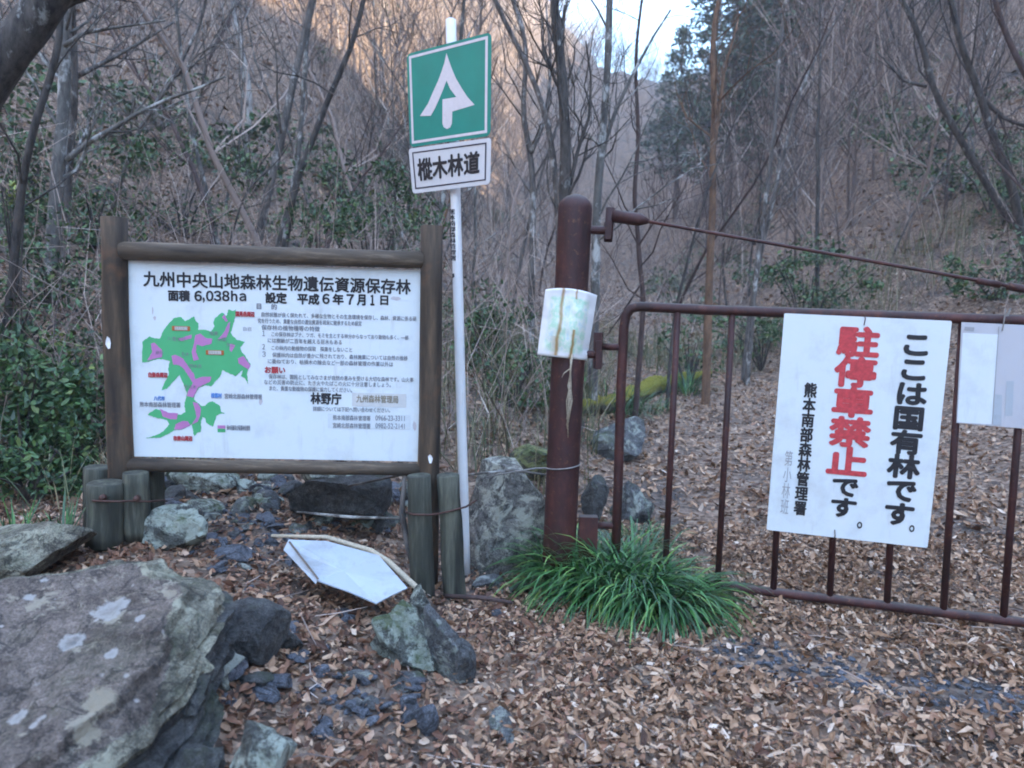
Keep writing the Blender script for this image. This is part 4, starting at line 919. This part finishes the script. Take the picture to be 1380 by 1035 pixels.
# ------------------------------------------------------------------ bare trees
def grow(mb, p, d, L, r, lvl, rs, n=5, spread=.75, kids=(6, 4, 0), upw=.18, wob_=.22):
    P = [np.array(p, float)]; d = np.array(d, float); rr = [r]
    for k in range(n):
        d = d + rs.randn(3) * wob_ + np.array([0, 0, upw]); d /= np.linalg.norm(d); P.append(P[-1] + d * L / n); rr.append(max(r * (1 - (k + 1) / n * .8), .0022))
    mb.tube(P, rr, 5 if r > .02 else 3, False)
    if lvl < len(kids):
        for _ in range(kids[lvl]):
            t = .25 + .75 * rs.rand(); i = min(int(t * n), n - 1); q = P[i] + (P[i + 1] - P[i]) * (t * n - i); dd = P[i + 1] - P[i]; dd /= np.linalg.norm(dd)
            v = rs.randn(3); v -= v.dot(dd) * dd; v /= np.linalg.norm(v) + 1e-9
            grow(mb, q, dd * (1 - spread * .5) + v * spread + np.array([0, 0, .15]), L * (.38 + .3 * rs.rand()), max(rr[i] * .55, .0024), lvl + 1, rs, max(3, n - 1), spread, kids, upw, wob_)
def px_tree(path, Y, w, mat, label, limbs=(), seed=0, nbr=12, name='bare_tree', ext=2.2, brl=1.3, group=None):
    rs = np.random.RandomState(seed); sc_ = Y / F
    P = [np.array(at(u, v, Y)) for u, v in path]
    g = P[0].copy(); dz = P[0] - P[1]; gz = Hf(g[0], Y) - .15
    if g[2] > gz:
        drop = g[2] - gz; lean = np.clip(dz[0] / max(abs(dz[2]), .05), -.5, .5); m = max(2, int(drop / .5))
        P = [np.array([g[0] + lean * drop * .6 * (1 - (q / m)) ** 1, Y, gz + drop * q / m]) for q in range(m)] + P
    d = P[-1] - P[-2]; d /= np.linalg.norm(d)
    for q in range(3): d = d + rs.randn(3) * .1 + (0, 0, .1); d /= np.linalg.norm(d); P.append(P[-1] + d * ext / 3)
    P = np.array(P); P[:, 1] += np.cumsum(rs.randn(len(P)) * .03)
    L = np.concatenate([[0], np.cumsum(np.linalg.norm(np.diff(P, axis=0), axis=1))]); t = np.linspace(0, L[-1], max(10, len(P) * 3)); Pi = np.stack([np.interp(t, L, P[:, a]) for a in range(3)], -1)
    # soften the joints
    for _ in range(2): Pi[1:-1] = Pi[1:-1] * .5 + (Pi[:-2] + Pi[2:]) * .25
    r0 = w * sc_ / 2; rr = r0 * (1.15 - .75 * (t / L[-1]))
    base = P[0]; root = thing(name, base, label, 'tree', group)
    mb = MB(); mb.tube(Pi, rr, 10, True, (.12, rs)); mb.build('trunk', M[mat], root, True)
    for lp, lw in limbs:
        mb = MB(); Q = np.array([at(u, v, Y) for u, v in lp]); Q[:, 1] += np.linspace(0, 1, len(Q)) * rs.randn() * .25; tt = np.linspace(0, len(Q) - 1, len(Q) * 3); Q = np.stack([np.interp(tt, range(len(Q)), Q[:, a]) for a in range(3)], -1)
        lr = lw * sc_ / 2 * np.linspace(1, .35, len(Q)); mb.tube(Q, lr, 7, True)
        for _ in range(7):
            i = rs.randint(2, len(Q) - 1); dd = Q[i + 1 if i + 1 < len(Q) else i] - Q[i - 1]; dd /= np.linalg.norm(dd); grow(mb, Q[i], dd + rs.randn(3) * .6, brl * (.35 + .4 * rs.rand()), max(lr[i] * .5, .003), 1, rs, 4)
        mb.build('limb', M[mat], root, True)
    mb = MB()
    for _ in range(nbr):
        f = .3 + .7 * rs.rand(); i = min(int(f * (len(Pi) - 1)), len(Pi) - 2); a = rs.rand() * 6.28
        grow(mb, Pi[i], (math.cos(a) * .8, math.sin(a) * .8, .65), brl * (.5 + .8 * rs.rand()), max(rr[i] * .4, .004), 0, rs, 5, kids=(4, 3))
    if mb.n: mb.build('branches', M[mat], root, True)
    adopt(root)
px_tree([(-190, 560), (-100, 280), (-15, 118), (42, 38), (105, -45)], 5.0, 62, 'bark_dark', 'very thick dark leaning trunk cutting across the upper corner', [([(60, 20), (90, -5), (130, -25)], 14)], 1, 6)
px_tree([(8, 400), (22, 250), (43, 165), (68, 92), (81, 45), (77, -20)], 6.0, 11, 'bark_dark', 'thin dark snaking stem just behind the thick leaning trunk', [], 2, 6)
px_tree([(74, 560), (68, 440), (73, 330), (79, 220), (84, 120), (82, 0)], 8.0, 19, 'bark_mottled', 'pale mottled straight trunk left of the notice board with long limbs', [([(90, 216), (120, 190), (150, 173), (180, 153), (220, 133), (263, 117), (300, 100)], 8), ([(86, 62), (110, 43), (143, 35), (217, 23)], 7)], 3, 12)
px_tree([(88, 330), (91, 233), (97, 167), (103, 100), (98, 33), (100, -20)], 8.4, 12, 'bark_grey', 'thin grey trunk touching the pale mottled trunk', [([(103, 103), (133, 70), (167, 33), (196, -4)], 7)], 4, 8)
px_tree([(331, 340), (330, 227), (334, 187), (339, 150), (337, 117), (330, 73), (320, 33), (313, -10)], 14, 8.5, 'bark_pale', 'slender whitish trunk above the middle of the notice board', [], 5, 10, brl=2)
px_tree([(342, 335), (353, 283), (370, 207), (383, 150), (393, 100), (407, 43), (418, -5)], 10, 12, 'bark_grey', 'straight grey trunk leaning right behind the board with pale patches', [], 6, 10, brl=1.7)
px_tree([(372, 335), (397, 250), (404, 187), (411, 100), (414, 50), (426, -5)], 10.6, 7.5, 'bark_mottled', 'thin white spotted stem between the two leaning trunks behind the board', [], 7, 8, brl=1.5)
px_tree([(381, 335), (399, 240), (420, 193), (440, 140), (460, 97), (477, 58), (491, -5)], 9.4, 9.5, 'bark_dark', 'dark trunk curving right behind the board below the green sign', [], 8, 10, brl=1.5)
px_tree([(306, 330), (318, 285), (330, 250), (340, 240)], 7.4, 4, 'bark_dark', 'short dark sapling standing just over the board rail', [], 9, 3, ext=.5, brl=.6)
px_tree([(716, 430), (717, 345), (719, 253), (715, 200), (704, 160), (706, 117), (712, 60), (690, -5)], 9, 9, 'bark_grey', 'forked grey trunk between the green sign and gate post', [([(716, 205), (737, 153), (744, 83), (737, -10)], 7.5)], 10, 10, brl=1.5)
px_tree([(770, 420), (764, 330), (759, 260), (763, 217), (760, 167), (757, 100), (750, 50), (745, -10)], 7.6, 17, 'bark_dark', 'thick dark double stemmed trunk rising right behind the gate post', [([(760, 150), (757, 90), (760, 33), (765, -15)], 11), ([(768, 250), (778, 205), (793, 160), (796, 110), (788, 60)], 6)], 11, 8, brl=1.4)
px_tree([(756, 400), (752, 260), (742, 173), (723, 110), (703, 67), (677, 17), (660, -20)], 8.2, 9.5, 'bark_grey', 'grey trunk leaning left behind the double stemmed trunk', [], 12, 9, brl=1.4)
px_tree([(800, 440), (803, 277), (808, 217), (814, 150), (819, 83), (820, 17), (823, -30)], 8.0, 12.5, 'bark_mottled', 'straight grey trunk between gate post and its upper bracket', [([(806, 250), (817, 187), (832, 145), (853, 100), (885, 40), (912, -2)], 7.5)], 13, 9, brl=1.4)
px_tree([(858, 540), (863, 470), (868, 402), (862, 355), (860, 308), (855, 267), (860, 213), (862, 173), (857, 110), (857, 60)], 8.6, 7.5, 'bark_brown', 'thin reddish brown sapling behind the top corner of the gate', [([(862, 385), (838, 430), (820, 460)], 3), ([(861, 330), (880, 300), (905, 270)], 3)], 14, 8, ext=1, brl=1.2)
px_tree([(952, 500), (957, 345), (962, 267), (960, 200), (965, 150), (961, 100), (963, 30), (975, -15)], 10, 10.5, 'bark_orange', 'orange brown slender trunk right of the gate corner', [([(962, 200), (971, 150), (983, 83), (1004, 15)], 6)], 15, 12, brl=1.5)
px_tree([(1014, 420), (1022, 333), (1037, 217), (1043, 160), (1047, 100), (1055, 20)], 12, 6.5, 'bark_grey', 'thin grey stem left of a close pair behind the brace rod', [], 16, 10, brl=1.6)
px_tree([(1012, 430), (1030, 320), (1053, 227), (1067, 167), (1081, 110), (1109, 60)], 12.3, 6.5, 'bark_grey', 'thin grey stem leaning right beside its near twin behind the brace rod', [([(1036, 298), (1060, 265), (1100, 225)], 3)], 17, 10, brl=1.6)
px_tree([(1102, 420), (1102, 300), (1103, 233), (1100, 187), (1106, 100)], 15, 5.5, 'bark_dark', 'thin dark stem above the big white gate sign', [], 18, 10, brl=1.8)
px_tree([(1420, 400), (1375, 320), (1337, 270), (1313, 227), (1283, 180), (1249, 117), (1240, 73), (1231, 40), (1205, -5)], 13, 10, 'bark_dark', 'dark crooked trunk leaning left over the far right slope', [([(1249, 117), (1225, 105), (1195, 60)], 5)], 19, 11, brl=2)
px_tree([(1400, 420), (1377, 317), (1366, 253), (1333, 173), (1313, 110), (1293, 73), (1283, 33), (1275, -15)], 12, 11, 'bark_dark', 'dark leaning trunk at the far right picture edge', [([(1320, 130), (1350, 160), (1395, 180)], 8)], 20, 11, brl=2)
px_tree([(1450, 330), (1405, 130), (1372, 75), (1350, 20), (1340, -20)], 11, 10, 'bark_brown', 'brown trunk crossing the upper right corner', [], 21, 8, brl=1.6)
px_tree([(590, 560), (592, 330), (597, 300), (606, 268), (628, 215)], 10.5, 5, 'bark_orange', 'thin pale brown sapling crossing behind the white pole', [], 22, 6, ext=1.4, brl=1.2)
px_tree([(676, 540), (690, 420), (700, 360), (712, 300), (730, 230)], 11, 5, 'bark_grey', 'thin grey sapling left of the gate post slanting right', [], 23, 8, ext=2, brl=1.3)
px_tree([(905, 480), (912, 420), (930, 350), (942, 300), (965, 230)], 9.6, 4.5, 'bark_dark', 'thin dark sapling between gate corner and orange trunk', [], 24, 8, ext=1.4, brl=1.1)

# saplings and slope trees, copied from a few kinds
def tree_kind(seed, h, r, nb, kids, mat):
    rs = np.random.RandomState(seed); n = 9; P = [np.zeros(3)]; d = np.array([rs.randn() * .1, rs.randn() * .1, 1.0])
    for k in range(n): d = d + rs.randn(3) * .13; d[2] = max(d[2], .6); d /= np.linalg.norm(d); P.append(P[-1] + d * h / n)
    rr = r * np.linspace(1, .15, n + 1); mt = MB(); mt.tube(P, rr, 6, False); mc = MB()
    for _ in range(nb):
        f = .22 + .75 * rs.rand(); i = int(f * n); a = rs.rand() * 6.28; grow(mc, P[i], (math.cos(a) * .75, math.sin(a) * .75, .7), h * (.16 + .2 * rs.rand()), max(rr[i] * .45, .006), 0, rs, 4, kids=kids)
    o1, o2 = [], []
    a = mt.arrays(); b = mc.arrays(); m1 = np_mesh('trunk', a[0], [a[1]] if not len(a[2]) else [a[1], a[2]]); m2 = np_mesh('branches', b[0], b[1])
    for m in (m1, m2): m.materials.append(M[mat]); m.polygons.foreach_set('use_smooth', np.ones(len(m.polygons), bool))
    return m1, m2
kinds = [tree_kind(50 + k, 5.5 + k % 3 * 1.5, .026 + .009 * (k % 3), 15, (4, 2), ('bark_grey', 'bark_mottled', 'bark_dark', 'twig', 'bark_brown', 'twig')[k]) for k in range(6)]
def place_tree(x, y, k, s, rz, lean, label, group, nm='bare_tree'):
    t = thing(nm, (x, y, Hf(x, y) - .1), label, 'tree', group); t.rotation_euler = (lean[0], lean[1], rz); t.scale = (s, s, s)
    for nme, me in zip(('trunk', 'branches'), kinds[k]):
        c = bpy.data.objects.new(nme, me); COL.objects.link(c); c.parent = t
rs = np.random.RandomState(5)
def on_road(x, y): return x > .3 + .14 * (y - 4) and y < 14.5 and x < 7
nput = 0
while nput < 84:
    th = R(-37 + 76 * rs.rand()); r = 9 + 26 * rs.rand() ** 1.1; x, y = r * math.sin(th), r * math.cos(th)
    if on_road(x, y): continue
    if abs(math.degrees(th) - 6.5) < 7 and rs.rand() < .75: continue
    left = math.degrees(th) < 5
    place_tree(x, y, rs.randint(6), .65 + .6 * rs.rand(), rs.rand() * 6.28, (rs.randn() * .1, rs.randn() * .1),
               'slim bare tree among many on the slope behind the notice board' if left else 'slim bare tree among many on the slope beyond the leafy road',
               'bare trees on the slope behind the board' if left else 'bare trees on the slope beyond the road'); nput += 1
# the farther wood, which reads as one mass
def light_tree(seed, h):
    rs = np.random.RandomState(seed); mb = MB(); n = 5; P = [np.zeros(3)]; d = np.array([0, 0, 1.0])
    for k in range(n): d = d + rs.randn(3) * .12; d[2] = max(d[2], .5); d /= np.linalg.norm(d); P.append(P[-1] + d * h / n)
    mb.tube(P, .055 * np.linspace(1, .2, n + 1), 4, False)
    for _ in range(22):
        f = .2 + .78 * rs.rand(); i = min(int(f * n), n - 1); q = P[i] + (P[i + 1] - P[i]) * (f * n - i); a = rs.rand() * 6.28; L = h * (.15 + .2 * rs.rand()); d = np.array([math.cos(a) * .7, math.sin(a) * .7, .75]); d /= np.linalg.norm(d)
        p1 = q + d * L * .5 + rs.randn(3) * .05; p2 = p1 + (d + rs.randn(3) * .35 + (0, 0, .3)) * L * .5; mb.tube([q, p1, p2], [.025, .018, .01], 3, False)
        for _ in range(4):
            s = q + (p2 - q) * (.25 + .75 * rs.rand()); e = s + (d * .5 + rs.randn(3) * .55 + (0, 0, .45)) * L * .4; mb.tube([s, e], [.013, .007], 3, False)
    V, Q, T = mb.arrays(); return V, Q
def woodland(name, label, mat, n, r0, r1, t0, t1, seed, hs, p=1.0, skip=None):
    rs = np.random.RandomState(seed); tm = [light_tree(seed + k, 8) for k in range(7)]; Vs, Qs, n0 = [], [], 0
    for _ in range(n):
        th = R(t0 + (t1 - t0) * rs.rand()); r = r0 + (r1 - r0) * rs.rand() ** p; x, y = r * math.sin(th), r * math.cos(th)
        V, Q = tm[rs.randint(7)]; s = (hs[0] + (hs[1] - hs[0]) * rs.rand()) * (1 - .6 * float(np.exp(-((math.degrees(th) - 6) / 6) ** 2)) * (r < 110)) * (1 - .55 * float(np.exp(-((math.degrees(th) - 14) / 4) ** 2))); a = rs.rand() * 6.28; c, sn = math.cos(a), math.sin(a)
        W = V * s * (.8, .8, 1); W = np.stack([W[:, 0] * c - W[:, 1] * sn + W[:, 2] * rs.randn() * .08, W[:, 0] * sn + W[:, 1] * c + W[:, 2] * rs.randn() * .08, W[:, 2]], -1) + (x, y, Hf(x, y) - .2)
        Vs.append(W); Qs.append(Q + n0); n0 += len(W)
    tag(link_mesh(name, np_mesh(name, np.vstack(Vs), np.vstack(Qs)), M[mat], None, True), label, 'woodland', kind='stuff')
woodland('bare_woodland', 'mass of bare winter trees on the near shaded slopes', 'twig', 800, 18, 70, -42, 42, 400, (.5, 1.05), .9)
woodland('far_woodland', 'mass of bare trees on the far slopes up to the skyline', 'twig_far', 900, 65, 172, -26, 34, 500, (.8, 1.3), .8)
# low brush
def brush():
    rs = np.random.RandomState(31); mb = MB(); k = 0
    while k < 1500:
        th = R(-42 + 84 * rs.rand()); r = 5.5 + 20 * rs.rand() ** 1.3; x, y = r * math.sin(th), r * math.cos(th)
        if on_road(x, y) or (y < 5 and x > -2.6): continue
        k += 1; d = np.array([rs.randn() * .5, rs.randn() * .5, 1.0]); d /= np.linalg.norm(d); L = .5 + 1.6 * rs.rand(); p = np.array([x, y, Hf(x, y) - .05]); wr = .002 + .0026 * rs.rand() + .0002 * r
        q = p + d * L * .5; e = q + (d + rs.randn(3) * .3) * L * .5; mb.tube([p, q, e], [wr, wr * .8, wr * .4], 3, False)
        for _ in range(4): s = p + (e - p) * (.3 + .6 * rs.rand()); mb.tube([s, s + (d * .6 + rs.randn(3) * .5) * L * .35], [wr * .6, wr * .3], 3, False)
    tag(mb.build('brushwood', M['twig'], None), 'tangle of thin bare undergrowth on the slope foot', 'undergrowth', kind='stuff')
brush()

# ------------------------------------------------------------------ evergreen shrubs and conifers
def leaf_cloud(n, cx, size, leaf, rs, lumps=16):
    leaf = leaf * .74; n = int(n * 1.25)
    L0 = [(rs.randn(3) * .55 * np.array(size), (.2 + .45 * rs.rand())) for _ in range(lumps)]; X = []
    for _ in range(n):
        c, r = L0[rs.randint(lumps)]; v = rs.randn(3); v /= np.linalg.norm(v); X.append(c + v * np.array(size) * r * rs.rand() ** .4)
    X = np.array(X) + np.array(cx); X[:, 2] = np.maximum(X[:, 2], .04); L = leaf * (.6 + .8 * rs.rand(n)); return leaves_np(n, X[:, 0], X[:, 1], X[:, 2], L, L * .45, rs, 1.2)
def shrub(u, v, Y, wpx, hpx, n, leaf, label, seed, mat='leaf_evergreen', group=None):
    rs = np.random.RandomState(seed); c = at(u, v, Y); gx, gy = c.x, c.y; gz = Hf(gx, gy); hx, hz = wpx / 2 / F * Y, hpx / 2 / F * Y; zc = max(c.z - gz, hz * .8)
    root = thing('evergreen_shrub', (gx, gy, gz), label, 'shrub', group)
    V, Q = leaf_cloud(n, (0, 0, zc), (hx, hx * .8, hz), leaf, rs); link_mesh('foliage', np_mesh('foliage', V, Q), M[mat], root)
    mb = MB()
    for _ in range(9):
        e = np.array([rs.randn() * hx * .5, rs.randn() * hx * .4, zc + hz * .6 * rs.rand()]); mb.tube([(0, 0, -.08), e * (.4, .4, .55), e], [.018, .012, .004], 4, False)
    mb.build('stem', M['bark_dark'], root)
shrub(505, 285, 8.6, 160, 130, 1300, .08, 'dark evergreen shrub behind the right end of the board rail', 1)
shrub(430, 300, 9.2, 90, 80, 420, .09, 'small dark evergreen shrub over the middle of the board', 2)
shrub(245, 275, 10.5, 240, 140, 1500, .1, 'broad dark evergreen shrub over the left half of the board', 3)
shrub(215, 155, 14, 110, 70, 420, .12, 'loose green shrub higher on the slope above the board', 4)
shrub(125, 300, 9, 90, 110, 420, .09, 'green shrub just left of the board post top', 5)
shrub(30, 330, 9, 90, 130, 420, .09, 'green shrub by the left picture edge behind thin stems', 6)
shrub(30, 620, 4.7, 170, 210, 1500, .085, 'large leaved evergreen shrub at the left edge behind the flat rock', 7)
shrub(105, 590, 5.2, 130, 190, 1200, .075, 'large leaved evergreen shrub pressed against the left board post', 8)
shrub(20, 480, 6.2, 190, 150, 900, .08, 'evergreen shrub higher up at the left edge', 9)
shrub(60, 466, 5.8, 70, 24, 46, .07, 'sprig of yellow green leaves left of the board', 10, 'leaf_fresh')
shrub(112, 490, 6.0, 50, 40, 30, .06, 'few yellow green leaves close to the board post', 11, 'leaf_fresh')
shrub(18, 262, 6.4, 34, 40, 34, .06, 'small yellow green leaf cluster under the thick leaning trunk', 12, 'leaf_fresh')
shrub(1090, 365, 14, 160, 90, 1300, .11, 'round green shrub above the left edge of the big gate sign', 13)
shrub(1345, 372, 12, 130, 90, 600, .12, 'green shrub behind the small notice panel', 14)
shrub(1240, 300, 20, 210, 80, 900, .17, 'loose green shrub on the right slope above the brace rod', 15)
shrub(1180, 235, 26, 150, 60, 480, .2, 'distant green shrub high on the right slope', 16)
shrub(640, 440, 9, 110, 90, 420, .09, 'leafy shrub between white pole and gate post', 17)
shrub(930, 470, 11.5, 120, 70, 360, .1, 'low green shrub behind the gate near the mossy log', 18)
shrub(1375, 250, 14, 90, 120, 420, .13, 'green shrub at the right edge among leaning trunks', 19)
shrub(45, 672, 4.3, 150, 110, 800, .07, 'low leafy green undergrowth just behind the pale flat rock', 28)
shrub(112, 655, 4.6, 70, 110, 420, .06, 'low green undergrowth squeezed beside the short round stakes', 29)
shrub(60, 545, 5.6, 200, 120, 1000, .08, 'dark evergreen shrub filling the gap between left edge and board post', 21)
shrub(70, 400, 7.2, 180, 120, 900, .08, 'dark evergreen shrub under the pale mottled trunk', 22)
shrub(30, 330, 8.4, 150, 110, 700, .09, 'dark evergreen shrub low behind the snaking dark stem', 23)
shrub(690, 500, 7.0, 140, 110, 1100, .07, 'bright leafy green shrub beside the gate post foot', 24)
shrub(660, 450, 8.6, 120, 100, 620, .08, 'dark green shrub between white pole and gate post', 25)
shrub(1030, 440, 13.5, 150, 60, 520, .1, 'low green shrub behind the first gate bars at the road end', 26)
shrub(1330, 330, 15, 170, 120, 900, .11, 'tall dark evergreen shrub at the right edge above the gate', 27)
shrub(170, 420, 7.5, 60, 160, 380, .08, 'narrow green shrub half hidden by the board', 20)
rs = np.random.RandomState(88); k = 0
shr = []
for q in range(4):
    V, Q = leaf_cloud(380, (0, 0, .55), (.8, .7, .5), .13, rs, 12); shr.append(np_mesh('foliage', V, Q)); shr[-1].materials.append(M['leaf_evergreen'])
sst = MB()
for q in range(7): e = np.array([rs.randn() * .35, rs.randn() * .3, .6 + .4 * rs.rand()]); sst.tube([(0, 0, -.15), e * (.4, .4, .55), e], [.016, .01, .004], 4, False)
_a = sst.arrays(); sstm = np_mesh('stem', _a[0], _a[1]); sstm.materials.append(M['bark_dark'])
while k < 46:
    th = R(-36 + 73 * rs.rand()); r = 10 + 30 * rs.rand(); x, y = r * math.sin(th), r * math.cos(th); d = math.degrees(th)
    if on_road(x, y) or abs(d - 5) < 5: continue
    k += 1; s = .5 + .9 * rs.rand() ** 1.5; left = d < 5
    t = thing('evergreen_shrub', (x, y, Hf(x, y)), 'loose dark green shrub, one of several dotted over the slope ' + ('behind the notice board' if left else 'beyond the leafy road'), 'shrub', 'shrubs dotted over the slope ' + ('behind the board' if left else 'beyond the road'))
    t.scale = (s * 1.3, s * 1.3, s); t.rotation_euler = (0, 0, rs.rand() * 6)
    for nme, me in (('foliage', shr[k % 4]), ('stem', sstm)): c = bpy.data.objects.new(nme, me); COL.objects.link(c); c.parent = t
def conifer_mesh(seed, h):
    rs = np.random.RandomState(seed); tr = MB(); tr.tube([(0, 0, 0), (.05, 0, h * .5), (0, .05, h)], [.2, .13, .02], 7, False); br = MB(); X = []; Dv = []
    for k in range(95):
        f = .25 + .74 * rs.rand(); a = rs.rand() * 6.28; L = (1 - f) * h * .34 + .5; p = np.array([0, 0, f * h]); d = np.array([math.cos(a), math.sin(a), .15]); P = [p]
        for q in range(5): d = d + (0, 0, -.1); P.append(P[-1] + d / np.linalg.norm(d) * L / 5)
        br.tube(P, np.linspace(.03, .008, 6), 3, False)
        for q in range(34): t = rs.rand() ** .7; i = min(int(t * 5), 4); X.append(P[i] + (P[i + 1] - P[i]) * (t * 5 - i) + rs.randn(3) * .17)
    X = np.array(X); n = len(X); Lf = .16 + .2 * rs.rand(n); V, Q = leaves_np(n, X[:, 0], X[:, 1], X[:, 2], Lf, Lf * .4, rs, 1.0)
    a, b = tr.arrays(), br.arrays(); ms = [np_mesh('trunk', a[0], a[1]), np_mesh('limbs', b[0], b[1]), np_mesh('foliage', V, Q)]
    for m, k in zip(ms, ('bark_brown', 'bark_brown', 'needle')): m.materials.append(M[k])
    return ms
ck = [conifer_mesh(3, 13), conifer_mesh(4, 15)]
for u, r, k, s, lab in ((900, 52, 0, 1.0, 'thin lacy conifer standing against the white sky'), (938, 47, 1, 1.05, 'lacy conifer beside the orange brown trunk top'), (990, 46, 0, 1.0, 'dark conifer right of the orange brown trunk'), (1030, 40, 1, .95, 'tall dark conifer behind the pair of thin grey stems'), (1075, 44, 0, 1.1, 'dark conifer right of the pair of thin grey stems'),
                        (1115, 38, 1, .9, 'dark conifer above the big gate sign high on the slope'), (1010, 62, 1, .9, 'farther conifer seen between two nearer conifers'), (968, 36, 0, 1.0, 'near conifer with drooping boughs just right of the orange brown trunk'), (1060, 33, 0, 1.05, 'near conifer with drooping boughs between thin grey stems and thin dark stem'), (1135, 33, 1, .95, 'near conifer over the right half of the big gate sign'), (880, 75, 0, .8, 'small conifer at the foot of the sky gap'), (1165, 46, 0, 1.0, 'conifer farthest up the right slope')):
    th = math.atan2(u - CX, F); x, y = r * math.sin(th), r * math.cos(th); t = thing('conifer', (x, y, Hf(x, y) - .3), lab, 'conifer'); t.scale = (s, s, s); t.rotation_euler = (0, 0, u)
    for nme, me in zip(('trunk', 'limbs', 'foliage'), ck[k]): c = bpy.data.objects.new(nme, me); COL.objects.link(c); c.parent = t

# ------------------------------------------------------------------ valley air
def haze():
    bm = bmesh.new(); bmesh.ops.create_cube(bm, size=1); me = bpy.data.meshes.new('haze'); bm.to_mesh(me); bm.free()
    for v in me.vertices: v.co = (v.co.x * 400, v.co.y * 400, -3 + (v.co.z + .5) * 175)
    o = link_mesh('haze', me, None); m = bpy.data.materials.new('haze'); m.use_nodes = True; t = m.node_tree
    for n in list(t.nodes):
        if n.type != 'OUTPUT_MATERIAL': t.nodes.remove(n)
    v = t.nodes.new('ShaderNodeVolumePrincipled'); v.inputs['Color'].default_value = (.9, .92, .97, 1); v.inputs['Density'].default_value = HAZE; v.inputs['Anisotropy'].default_value = .2
    t.links.new(v.outputs[0], t.nodes['Material Output'].inputs['Volume']); me.materials.append(m); o['kind'] = 'stuff'; o['label'] = 'thin pale haze filling the valley air'; o['category'] = 'haze'
HAZE = .0022
sc.cycles.volume_bounces = 1
haze()
